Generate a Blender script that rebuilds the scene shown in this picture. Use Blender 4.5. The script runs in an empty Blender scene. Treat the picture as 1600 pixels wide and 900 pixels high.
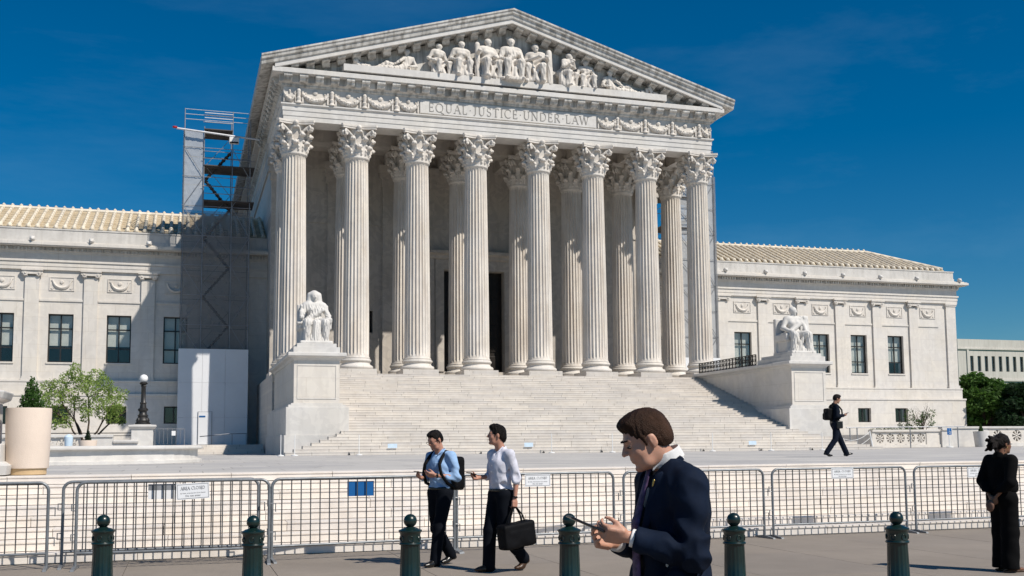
import bpy, bmesh, math, random
import numpy as np
from mathutils import Vector, Matrix
random.seed(7)
D = bpy.data
SC = bpy.context.scene
COL = SC.collection
R = math.radians

# ------------------------------------------------------------------ camera
FPX, PYX = 1653.281, 539.535
_y, _q, _r = R(17.275), R(5.351), R(-0.485)
CAMP = np.array([-19.938, -63.716, 0.422])
_R = np.array([math.cos(_y), -math.sin(_y), 0.]); _F = np.array([math.sin(_y), math.cos(_y), 0.]); _Z = np.array([0, 0, 1.])
CF = _F * math.cos(_q) + _Z * math.sin(_q); _U = -_F * math.sin(_q) + _Z * math.cos(_q)
CR = _R * math.cos(_r) + _U * math.sin(_r); CU = -_R * math.sin(_r) + _U * math.cos(_r)
cam = D.cameras.new('camera'); camo = D.objects.new('camera', cam); COL.objects.link(camo)
cam.sensor_width = 36; cam.lens = 36 * FPX / 1600; cam.shift_y = (PYX - 450) / 1600
cam.clip_start = .05; cam.clip_end = 5000
camo.matrix_world = Matrix([[CR[0], CU[0], -CF[0], CAMP[0]], [CR[1], CU[1], -CF[1], CAMP[1]], [CR[2], CU[2], -CF[2], CAMP[2]], [0, 0, 0, 1]])
SC.camera = camo
def un(px, py, ax, val):
    """photo pixel -> point on the plane ax = val"""
    d = CF + CR * (px - 800) / FPX + CU * (PYX - py) / FPX
    i = 'xyz'.index(ax)
    return CAMP + d * ((val - CAMP[i]) / d[i])
def und(px, py, dep):
    """photo pixel -> point at a depth in metres"""
    return CAMP + dep * (CF + CR * (px - 800) / FPX + CU * (PYX - py) / FPX)
GZ = -1.118          # sidewalk level, plaza is 0

# ------------------------------------------------------------------ light
SUN = Vector((.52, -.75, 1.0)).normalized()
W = D.worlds.new('World'); SC.world = W; W.use_nodes = True
nt = W.node_tree; nt.nodes.clear()
sky = nt.nodes.new('ShaderNodeTexSky'); sky.sky_type = 'NISHITA'; sky.sun_disc = False
sky.sun_elevation = math.asin(SUN.z); sky.sun_rotation = math.atan2(SUN.x, SUN.y)
sky.altitude = 20; sky.air_density = 1.0; sky.dust_density = .25; sky.ozone_density = 2.2
tint = nt.nodes.new('ShaderNodeMixRGB'); tint.blend_type = 'MULTIPLY'; tint.inputs[0].default_value = 1; tint.inputs[2].default_value = (.62, .86, 1.02, 1)
hs = nt.nodes.new('ShaderNodeHueSaturation'); hs.inputs['Saturation'].default_value = 1.3; hs.inputs['Value'].default_value = 1.0
# thin cirrus, by direction
tc = nt.nodes.new('ShaderNodeTexCoord'); mp = nt.nodes.new('ShaderNodeMapping'); mp.inputs['Scale'].default_value = (1.3, 3.0, 7.0)
mp.inputs['Rotation'].default_value = (.25, .35, .4)
n1 = nt.nodes.new('ShaderNodeTexNoise'); n1.inputs['Scale'].default_value = 1.7; n1.inputs['Detail'].default_value = 9; n1.inputs['Roughness'].default_value = .62
cr = nt.nodes.new('ShaderNodeValToRGB'); cr.color_ramp.elements[0].position = .5; cr.color_ramp.elements[1].position = .85
cr.color_ramp.elements[0].color = (0, 0, 0, 1); cr.color_ramp.elements[1].color = (.10, .10, .10, 1)
mx = nt.nodes.new('ShaderNodeMixRGB'); mx.inputs[2].default_value = (5., 8., 10.5, 1)
bg = nt.nodes.new('ShaderNodeBackground'); bg.inputs['Strength'].default_value = .062
wo = nt.nodes.new('ShaderNodeOutputWorld')
L = nt.links.new
L(sky.outputs[0], tint.inputs[1]); L(tint.outputs[0], hs.inputs['Color']); L(tc.outputs['Generated'], mp.inputs[0]); L(mp.outputs[0], n1.inputs[0]); L(n1.outputs[0], cr.inputs[0])
L(cr.outputs[0], mx.inputs[0]); L(hs.outputs[0], mx.inputs[1]); L(mx.outputs[0], bg.inputs[0]); L(bg.outputs[0], wo.inputs[0])
sl = D.lights.new('sun', 'SUN'); sl.energy = 4.6; sl.angle = R(.53); sl.color = (1, .93, .835)
so = D.objects.new('sun', sl); COL.objects.link(so); so.rotation_euler = (-SUN).to_track_quat('-Z', 'Y').to_euler()
vs = SC.view_settings; vs.view_transform = 'Standard'; vs.look = 'None'; vs.exposure = 0.16; vs.gamma = 1; vs.use_curve_mapping = False

# ------------------------------------------------------------------ materials
MATS = {}
def mat(name, col, rough=.7, var=.12, scale=1.0, bump=.0, bscale=30, metal=0, streak=0, grime=None, spec=.3, objvar=0, coat=0, vein=0, joint=None):
    """procedural surface: two noises vary the colour in world space, optional vertical streaks, veins, per-object tone, slab joints"""
    m = D.materials.new(name); m.use_nodes = True; t = m.node_tree; N = t.nodes; K = t.links.new
    b = N['Principled BSDF']; b.inputs['Roughness'].default_value = rough; b.inputs['Metallic'].default_value = metal
    b.inputs['Specular IOR Level'].default_value = spec; b.inputs['Coat Weight'].default_value = coat
    g = N.new('ShaderNodeNewGeometry')
    def noise(sc, det=5, vec=None, dist=0):
        n = N.new('ShaderNodeTexNoise'); n.inputs['Scale'].default_value = sc; n.inputs['Detail'].default_value = det; n.inputs['Distortion'].default_value = dist
        K(vec or g.outputs['Position'], n.inputs['Vector']); return n.outputs[0]
    def mul(c, f):
        x = N.new('ShaderNodeMixRGB'); x.blend_type = 'MULTIPLY'; x.inputs[0].default_value = 1; K(c, x.inputs[1]); K(f, x.inputs[2]); return x.outputs[0]
    def ramp(f, p0, p1, c0, c1):
        x = N.new('ShaderNodeValToRGB'); e = x.color_ramp.elements; e[0].position = p0; e[1].position = p1
        e[0].color = (*c0, 1) if len(c0) == 3 else c0; e[1].color = (*c1, 1) if len(c1) == 3 else c1; K(f, x.inputs[0]); return x.outputs[0]
    lo = tuple(max(0, c * (1 - var)) for c in col); hi = tuple(min(1, c * (1 + var)) for c in col)
    c = ramp(noise(scale), .3, .7, lo, hi)
    c = mul(c, ramp(noise(scale * 7.3, 6), .3, .72, (1 - var * .7,) * 3, (1, 1, 1)))
    if streak:
        mp = N.new('ShaderNodeMapping'); mp.inputs['Scale'].default_value = (2.2, 2.2, .22); K(g.outputs['Position'], mp.inputs[0])
        gr = grime or (.45, .42, .38)
        c = mul(c, ramp(noise(1.6, 7, mp.outputs[0]), .36, .56, tuple(1 - streak * (1 - x) for x in gr), (1, 1, 1)))
    if vein:
        c = mul(c, ramp(noise(.9, 8, None, 2.5), .485, .5, (1, 1, 1), (1 - vein, 1 - vein, 1 - vein * .9)))
        c = mul(c, ramp(noise(.55, 4), .35, .6, (1, .985, .955), (1, 1, 1)))
    if objvar:
        oi = N.new('ShaderNodeObjectInfo'); c = mul(c, ramp(oi.outputs['Random'], 0, 1, (1 - objvar, 1 - objvar * .95, 1 - objvar * .8), (1, .985, .96)))
    if joint:   # slabs along X (and Y), tone per slab and a thin dark joint; rows shift by z
        jx, jy, depth = joint[:3]; rowh, ln = (joint[3], joint[4]) if len(joint) > 3 else (.143, 0)
        s = N.new('ShaderNodeSeparateXYZ'); K(g.outputs['Position'], s.inputs[0])
        def m2(op, a, bv):
            x = N.new('ShaderNodeMath'); x.operation = op
            for i, v in enumerate((a, bv)):
                if isinstance(v, (int, float)): x.inputs[i].default_value = v
                elif v is not None: K(v, x.inputs[i])
            return x.outputs[0]
        row = m2('FLOOR', m2('DIVIDE', s.outputs['Y'] if jy else s.outputs['Z'], jy or rowh), None)
        wn = N.new('ShaderNodeTexWhiteNoise'); wn.noise_dimensions = '1D'; K(row, wn.inputs['W'])
        u = m2('ADD', m2('DIVIDE', s.outputs['X'], jx), wn.outputs['Value'])
        wn2 = N.new('ShaderNodeTexWhiteNoise'); wn2.noise_dimensions = '2D'
        cb = N.new('ShaderNodeCombineXYZ'); K(m2('FLOOR', u, None), cb.inputs[0]); K(row, cb.inputs[1]); K(cb.outputs[0], wn2.inputs['Vector'])
        c = mul(c, ramp(wn2.outputs['Value'], 0, 1, (1 - depth, 1 - depth, 1 - depth * .92), (1, .99, .97)))
        fr = m2('FRACT', u, None); jd = 1 - ln if ln else .45
        c = mul(c, ramp(fr, .008, .012, (jd, jd * .97, jd * .93), (1, 1, 1)))
        if ln: c = mul(c, ramp(m2('FRACT', m2('DIVIDE', s.outputs['Z'], rowh), None), .014, .02, (jd, jd * .97, jd * .93), (1, 1, 1)))
        if jy:
            c = mul(c, ramp(m2('FRACT', m2('DIVIDE', s.outputs['Y'], jy), None), .02, .03, (.62, .6, .57), (1, 1, 1)))
    K(c, b.inputs['Base Color'])
    rr = N.new('ShaderNodeMapRange'); K(noise(scale * 5), rr.inputs[0]); rr.inputs[3].default_value = max(.05, rough - .12); rr.inputs[4].default_value = min(1, rough + .12); K(rr.outputs[0], b.inputs['Roughness'])
    if bump:
        bp = N.new('ShaderNodeBump'); bp.inputs['Strength'].default_value = bump; bp.inputs['Distance'].default_value = .02
        K(noise(bscale, 6), bp.inputs['Height']); K(bp.outputs[0], b.inputs['Normal'])
    MATS[name] = m; return m
M = MATS
mat('marble', (.675, .642, .60), .62, .045, .35, .12, 9, streak=.08, vein=.05, joint=(2.1, 0, .045, .93, .16))
mat('marble_clean', (.635, .617, .592), .6, .05, .5, .12, 9, streak=.10, vein=.06)
mat('marble_step', (.645, .607, .560), .68, .07, .8, .15, 14, joint=(1.9, 0, .13), streak=.12, grime=(.6, .5, .4))
mat('marble_block', (.80, .745, .685), .7, .09, .9, .25, 12, objvar=.14, streak=.10, grime=(.6, .48, .35))
mat('marble_shaft', (.665, .625, .575), .62, .07, .4, .12, 9, streak=.34, grime=(.62, .53, .45), vein=.04)
mat('marble_carved', (.65, .61, .56), .66, .08, 1.3, .25, 10, streak=.22, grime=(.6, .54, .48))
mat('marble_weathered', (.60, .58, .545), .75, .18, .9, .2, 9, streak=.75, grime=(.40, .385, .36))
mat('marble_statue', (.62, .60, .57), .6, .06, 1.2, .2, 12, streak=.15)
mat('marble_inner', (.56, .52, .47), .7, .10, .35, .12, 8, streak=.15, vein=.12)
mat('letter_dirt_shade', (.30, .285, .265), .8, .1, 2)  # raised letters; dirt and V-cut shade are put into this dark colour
mat('marble_grey', (.58, .56, .53), .72, .10, .8, .15, 9, streak=.22, grime=(.5, .48, .45))
mat('cover_tile', (.74, .67, .55), .75, .15, 2.2, .2, 8, objvar=.12)
mat('roof_tile', (.56, .47, .33), .75, .18, 1.6, .2, 8, objvar=.10, streak=.35, grime=(.6, .5, .36))
mat('plaza_paver', (.53, .515, .495), .75, .08, .6, .1, 10, joint=(1.8, 1.2, .22))
mat('concrete', (.262, .228, .195), .85, .10, .55, .25, 40, objvar=.07)
mat('joint_dark', (.13, .12, .11), .9, .1, 2)
mat('bronze', (.020, .019, .018), .45, .3, 3, spec=.5)
mat('iron', (.012, .012, .012), .5, .3, 3, spec=.4)
mat('bollard_green', (.0035, .017, .0155), .32, .25, 4, .05, 30, spec=.5, coat=.25)
mat('galvanised', (.23, .245, .26), .45, .2, 6, .05, 60, metal=.45)
mat('galvanised_bar', (.085, .09, .095), .5, .2, 6, metal=.3)
mat('steel_pipe', (.30, .31, .33), .5, .2, 3, metal=.4)
mat('steel_bright', (.62, .63, .65), .4, .1, 3, metal=.3)
mat('plank_dark', (.10, .09, .085), .8, .2, 2)
mat('hoarding', (.74, .75, .77), .6, .03, .8, .03, 6)
mat('white_paint', (.78, .78, .77), .5, .05, 2)
mat('sign_white', (.80, .81, .83), .45, .03, 5)
mat('sign_blue', (.012, .11, .33), .4, .08, 4)
mat('sign_pale_blue', (.55, .68, .80), .5, .06, 6)
mat('print_black', (.03, .03, .035), .6, .1, 5)
mat('red_paint', (.45, .02, .03), .5, .1, 3)
mat('soil', (.05, .04, .03), .95, .3, 4, .5, 20)
mat('grass', (.05, .11, .02), .9, .35, 5, .6, 40)
mat('planter', (.69, .58, .49), .8, .05, 1.5, .2, 60)
mat('planter_foot', (.62, .44, .25), .8, .1, 2)
mat('bark', (.10, .075, .055), .9, .3, 6, .5, 30)
mat('leaf_bright', (.30, .42, .10), .55, .35, 5)
mat('leaf_mid', (.055, .13, .022), .6, .35, 3)
mat('leaf_dark', (.022, .055, .018), .65, .35, 3)
mat('leaf_hedge', (.070, .15, .025), .65, .35, .5)
mat('far_stone', (.60, .57, .52), .8, .08, .1, streak=.2)
mat('door_dark', (.018, .014, .011), .5, .3, 1.5, .3, 4)
mat('blind', (.62, .60, .55), .8, .08, 2)
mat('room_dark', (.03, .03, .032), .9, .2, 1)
def glass_mat():
    m = D.materials.new('glass'); m.use_nodes = True; b = m.node_tree.nodes['Principled BSDF']
    b.inputs['Base Color'].default_value = (.55, .65, .68, 1); b.inputs['Roughness'].default_value = .03; b.inputs['IOR'].default_value = 1.45
    b.inputs['Transmission Weight'].default_value = 1.0
    # thin pane: mix of clear view and mirror
    t = m.node_tree; tr = t.nodes.new('ShaderNodeBsdfTransparent'); tr.inputs[0].default_value = (.93, .95, .95, 1)
    gl = t.nodes.new('ShaderNodeBsdfGlossy'); gl.inputs['Roughness'].default_value = .04
    lw = t.nodes.new('ShaderNodeLayerWeight'); lw.inputs[0].default_value = .5; pw = t.nodes.new('ShaderNodeMath'); pw.operation = 'POWER'; pw.inputs[1].default_value = 4; t.links.new(lw.outputs['Facing'], pw.inputs[0])
    fr = t.nodes.new('ShaderNodeMath'); fr.operation = 'MULTIPLY_ADD'; fr.inputs[1].default_value = .85; fr.inputs[2].default_value = .05; t.links.new(pw.outputs[0], fr.inputs[0]); ms = t.nodes.new('ShaderNodeMixShader')
    t.links.new(fr.outputs[0], ms.inputs[0]); t.links.new(tr.outputs[0], ms.inputs[1]); t.links.new(gl.outputs[0], ms.inputs[2])
    t.links.new(ms.outputs[0], t.nodes['Material Output'].inputs[0]); M['glass'] = m
glass_mat()
def leafy(name, tl):
    m = M[name]; t = m.node_tree; b = t.nodes['Principled BSDF']; x = t.nodes.new('ShaderNodeBsdfTranslucent'); s = t.nodes.new('ShaderNodeMixShader'); s.inputs[0].default_value = tl
    src = b.inputs['Base Color'].links[0].from_socket; t.links.new(src, x.inputs[0]); t.links.new(b.outputs[0], s.inputs[1]); t.links.new(x.outputs[0], s.inputs[2]); t.links.new(s.outputs[0], t.nodes['Material Output'].inputs[0])
for _n in ('leaf_bright', 'leaf_mid', 'leaf_hedge', 'leaf_dark'): leafy(_n, .38)
def net_mat(name, col, cover):
    m = D.materials.new(name); m.use_nodes = True; t = m.node_tree; N = t.nodes; K = t.links.new
    b = N['Principled BSDF']; b.inputs['Roughness'].default_value = .9
    g = N.new('ShaderNodeNewGeometry'); n = N.new('ShaderNodeTexNoise'); n.inputs['Scale'].default_value = .9; n.inputs['Detail'].default_value = 6; K(g.outputs['Position'], n.inputs[0])
    rp = N.new('ShaderNodeValToRGB'); rp.color_ramp.elements[0].color = tuple(c * .8 for c in col) + (1,); rp.color_ramp.elements[1].color = (*col, 1); K(n.outputs[0], rp.inputs[0]); K(rp.outputs[0], b.inputs['Base Color'])
    tl = N.new('ShaderNodeBsdfTranslucent'); K(rp.outputs[0], tl.inputs[0]); m1 = N.new('ShaderNodeMixShader'); m1.inputs[0].default_value = .3; K(b.outputs[0], m1.inputs[1]); K(tl.outputs[0], m1.inputs[2])
    tr = N.new('ShaderNodeBsdfTransparent'); m2 = N.new('ShaderNodeMixShader'); mr = N.new('ShaderNodeMapRange'); K(n.outputs[0], mr.inputs[0]); mr.inputs[3].default_value = cover - .08; mr.inputs[4].default_value = cover + .08
    K(mr.outputs[0], m2.inputs[0]); K(tr.outputs[0], m2.inputs[1]); K(m1.outputs[0], m2.inputs[2]); K(m2.outputs[0], N['Material Output'].inputs[0]); M[name] = m
net_mat('netting', (.27, .27, .275), .55)
net_mat('netting_pale', (.62, .64, .66), .80)
def cloth(name, col, rough=.85, var=.18, bs=220, bump=.12, sheen=0.0):
    m = mat(name, col, rough, var, 6, bump, bs, spec=.12); m.node_tree.nodes['Principled BSDF'].inputs['Sheen Weight'].default_value = sheen; return m

# ------------------------------------------------------------------ mesh helpers
class MB:
    def __init__(s): s.v = []; s.f = []
    def add(s, vs, fs):
        o = len(s.v); s.v += [tuple(map(float, p)) for p in vs]; s.f += [tuple(i + o for i in q) for q in fs]; return s
    def box(s, x0, x1, y0, y1, z0, z1):
        return s.add([(x0, y0, z0), (x1, y0, z0), (x1, y1, z0), (x0, y1, z0), (x0, y0, z1), (x1, y0, z1), (x1, y1, z1), (x0, y1, z1)],
                     [(0, 3, 2, 1), (4, 5, 6, 7), (0, 1, 5, 4), (1, 2, 6, 5), (2, 3, 7, 6), (3, 0, 4, 7)])
    def cbox(s, c, h, rot=None):
        c = np.array(c, float); h = np.array(h, float); P = []
        for dz in (-1, 1):
            for dx, dy in ((-1, -1), (1, -1), (1, 1), (-1, 1)):
                q = np.array((dx, dy, dz)) * h
                if rot is not None: q = np.array(rot) @ q
                P.append(c + q)
        return s.add(P, [(0, 3, 2, 1), (4, 5, 6, 7), (0, 1, 5, 4), (1, 2, 6, 5), (2, 3, 7, 6), (3, 0, 4, 7)])
    def lathe(s, prof, n=24, c=(0, 0, 0), rfun=None, cap=True, a0=0, a1=2 * math.pi):
        full = abs(a1 - a0 - 2 * math.pi) < 1e-6; m = n if full else n + 1; vs = []
        for r, z in prof:
            for i in range(m):
                a = a0 + (a1 - a0) * i / n; rr = r * (rfun(a, z) if rfun else 1)
                vs.append((c[0] + rr * math.cos(a), c[1] + rr * math.sin(a), c[2] + z))
        fs = []
        for j in range(len(prof) - 1):
            for i in range(n if full else n):
                k = (i + 1) % m; fs.append((j * m + i, j * m + k, (j + 1) * m + k, (j + 1) * m + i))
        if cap and full: fs.append(tuple(range(m))[::-1]); fs.append(tuple((len(prof) - 1) * m + i for i in range(m)))
        return s.add(vs, fs)
    def tube(s, pts, r, n=8, cap=True, closed=False):
        pts = [np.array(p, float) for p in pts]; rs = r if hasattr(r, '__len__') else [r] * len(pts); vs = []; up = np.array((0, 0, 1.)); prev = None
        for i, p in enumerate(pts):
            a = pts[i - 1] if (i > 0 or closed) else p; b = pts[(i + 1) % len(pts)] if (i < len(pts) - 1 or closed) else p
            t = b - a; t /= (np.linalg.norm(t) + 1e-9)
            if prev is None:
                u = np.cross(t, up if abs(t[2]) < .95 else (1, 0, 0))
            else: u = prev - t * np.dot(prev, t)
            u /= (np.linalg.norm(u) + 1e-9); prev = u; w = np.cross(t, u)
            for k in range(n):
                an = 2 * math.pi * k / n; vs.append(p + rs[i] * (u * math.cos(an) + w * math.sin(an)))
        fs = []; m = len(pts)
        for j in range(m if closed else m - 1):
            for k in range(n):
                k2 = (k + 1) % n; j2 = (j + 1) % m; fs.append((j * n + k, j * n + k2, j2 * n + k2, j2 * n + k))
        if cap and not closed: fs.append(tuple(range(n))[::-1]); fs.append(tuple((m - 1) * n + k for k in range(n)))
        return s.add(vs, fs)
    def prism(s, poly, axis, a, b):
        """polygon in the two other axes extruded along axis from a to b"""
        n = len(poly); vs = []
        for t in (a, b):
            for u, w in poly: vs.append({'x': (t, u, w), 'y': (u, t, w), 'z': (u, w, t)}[axis])
        fs = [tuple(range(n))[::-1], tuple(n + i for i in range(n))] + [(i, (i + 1) % n, n + (i + 1) % n, n + i) for i in range(n)]
        return s.add(vs, fs)
    def sweep(s, prof, path, closed=False):
        """profile (out, z) swept round a horizontal path with mitred corners; out is to the right of travel"""
        pts = [np.array(p[:2], float) for p in path]; n = len(pts); vs = []
        for i, p in enumerate(pts):
            if closed or 0 < i < n - 1:
                a = p - pts[i - 1]; b = pts[(i + 1) % n] - p
            elif i == 0: a = b = pts[1] - p
            else: a = b = p - pts[i - 1]
            a = a / np.linalg.norm(a); b = b / np.linalg.norm(b); na = np.array((a[1], -a[0])); nb = np.array((b[1], -b[0]))
            m = na + nb; m = m / np.dot(m, na) if abs(np.dot(m, na)) > 1e-6 else na
            for o, z in prof: vs.append((p[0] + m[0] * o, p[1] + m[1] * o, z))
        k = len(prof); fs = []
        for i in range(n if closed else n - 1):
            for j in range(k - 1):
                i2 = (i + 1) % n; fs.append((i * k + j, i2 * k + j, i2 * k + j + 1, i * k + j + 1))
        if not closed: fs.append(tuple(range(k))); fs.append(tuple((n - 1) * k + j for j in range(k))[::-1])
        return s.add(vs, fs)
    def mesh(s, name, smooth=None):
        me = D.meshes.new(name); me.from_pydata(s.v, [], s.f); bm = bmesh.new(); bm.from_mesh(me); bmesh.ops.recalc_face_normals(bm, faces=bm.faces); bm.to_mesh(me); bm.free()
        if smooth is not None:
            me.polygons.foreach_set('use_smooth', [True] * len(me.polygons))
            if smooth < 180: me.set_sharp_from_angle(angle=R(smooth))
        me.update(); return me
    def build(s, name, m, parent=None, smooth=None, loc=None, bevel=0):
        return obj(name, s.mesh(name, smooth), m, parent, loc, bevel)
def obj(name, me, m, parent=None, loc=None, bevel=0):
    o = D.objects.new(name, me); COL.objects.link(o)
    if m is not None:
        me.materials.clear(); me.materials.append(M[m] if isinstance(m, str) else m)
    if parent: o.parent = parent
    if loc is not None: o.location = loc
    if bevel:
        b = o.modifiers.new('bevel', 'BEVEL'); b.width = bevel; b.segments = 2; b.limit_method = 'ANGLE'
    return o
def inst(src, parent=None, loc=(0, 0, 0), rot=None, scale=None, name=None):
    o = src.copy(); COL.objects.link(o); o.parent = parent; o.location = loc
    if name: o.name = name
    if rot is not None: o.rotation_euler = rot
    if scale is not None: o.scale = scale
    return o
def tag(o, label=None, cat=None, group=None, kind=None):
    if label: o['label'] = label
    if cat: o['category'] = cat
    if group: o['group'] = group
    if kind: o['kind'] = kind
    return o
def thing(name, label, cat, loc=(0, 0, 0), rz=0, group=None):
    o = D.objects.new(name, None); COL.objects.link(o); o.empty_display_size = .2; o.location = loc; o.rotation_euler = (0, 0, rz); return tag(o, label, cat, group)
def empty(name, parent, loc=(0, 0, 0), rz=0):
    o = D.objects.new(name, None); COL.objects.link(o); o.empty_display_size = .1; o.parent = parent; o.location = loc; o.rotation_euler = (0, 0, rz); return o
def copy_tree(o, parent=None):
    c = o.copy(); COL.objects.link(c); c.parent = parent
    for ch in list(o.children): copy_tree(ch, c)
    return c
def wall_holes(mb, x0, x1, z0, z1, y, holes, depth):
    """wall face at y (normal -y) with rectangular holes (xa, xb, za, zb) and their reveals"""
    xs = sorted({x0, x1, *[h[0] for h in holes], *[h[1] for h in holes]}); zs = sorted({z0, z1, *[h[2] for h in holes], *[h[3] for h in holes]})
    for i in range(len(xs) - 1):
        for j in range(len(zs) - 1):
            cx, cz = (xs[i] + xs[i + 1]) / 2, (zs[j] + zs[j + 1]) / 2
            if not any(h[0] < cx < h[1] and h[2] < cz < h[3] for h in holes):
                mb.add([(xs[i], y, zs[j]), (xs[i + 1], y, zs[j]), (xs[i + 1], y, zs[j + 1]), (xs[i], y, zs[j + 1])], [(0, 1, 2, 3)])
    for a, b, c, d in holes:
        y2 = y + depth
        mb.add([(a, y, c), (b, y, c), (b, y, d), (a, y, d), (a, y2, c), (b, y2, c), (b, y2, d), (a, y2, d)], [(0, 4, 5, 1), (1, 5, 6, 2), (2, 6, 7, 3), (3, 7, 4, 0)])
    return mb

# ------------------------------------------------------------------ distance-field sculpting (smooth unions meshed by surface nets)
def cone(a, b, r1, r2=None, k=.02, n=None, s=1, flat=False): return ('c', np.array(a, float), np.array(b, float), r1, r1 if r2 is None else r2, k, None if n is None else np.array(n, float) / np.linalg.norm(n), s, flat)
def ell(c, r, k=.02, rot=None): return ('e', np.array(c, float), np.array(r, float), k, rot)
def rbox(c, h, rd=.01, k=.01, rot=None): return ('b', np.array(c, float), np.array(h, float), rd, k, rot)
def cut(p): return ('-', p)
def plane(p, n): return ('p', np.array(p, float), np.array(n, float) / np.linalg.norm(n))
def rotm(ax, deg):
    return np.array(Matrix.Rotation(R(deg), 3, ax))
def _bb(p):
    if p[0] == 'c':
        r = max(p[3], p[4]); return np.minimum(p[1], p[2]) - r, np.maximum(p[1], p[2]) + r
    if p[0] == 'e':
        r = p[2] if p[4] is None else np.full(3, p[2].max()); return p[1] - r, p[1] + r
    r = p[2] + p[3]; r = r if p[5] is None else np.full(3, np.linalg.norm(r)); return p[1] - r, p[1] + r
def _dist(p, X, Y, Z):
    if p[0] == 'c':
        _, a, b, r1, r2, k, n, s, flat = p; ba = b - a; l2 = max(ba @ ba, 1e-12)
        px, py, pz = X - a[0], Y - a[1], Z - a[2]
        tt = (px * ba[0] + py * ba[1] + pz * ba[2]) / l2; t = np.clip(tt, 0, 1)
        qx, qy, qz = px - ba[0] * t, py - ba[1] * t, pz - ba[2] * t; q2 = qx * qx + qy * qy + qz * qz
        if n is not None: qn = qx * n[0] + qy * n[1] + qz * n[2]; q2 = q2 + qn * qn * (1 / (s * s) - 1)
        d = np.sqrt(q2) - (r1 + (r2 - r1) * t)
        if flat: d = np.maximum(d, (np.abs(tt - .5) - .5) * math.sqrt(l2))
        return d
    if p[0] == 'e':
        _, c, r, k, rot = p; P = np.stack([X - c[0], Y - c[1], Z - c[2]], -1)
        if rot is not None: P = P @ rot
        q = P / r; k0 = np.linalg.norm(q, axis=-1); k1 = np.linalg.norm(q / r, axis=-1) + 1e-9; return k0 * (k0 - 1) / k1
    _, c, h, rd, k, rot = p; P = np.stack([X - c[0], Y - c[1], Z - c[2]], -1)
    if rot is not None: P = P @ rot
    q = np.abs(P) - h; return np.linalg.norm(np.maximum(q, 0), axis=-1) + np.minimum(q.max(-1), 0) - rd
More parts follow.
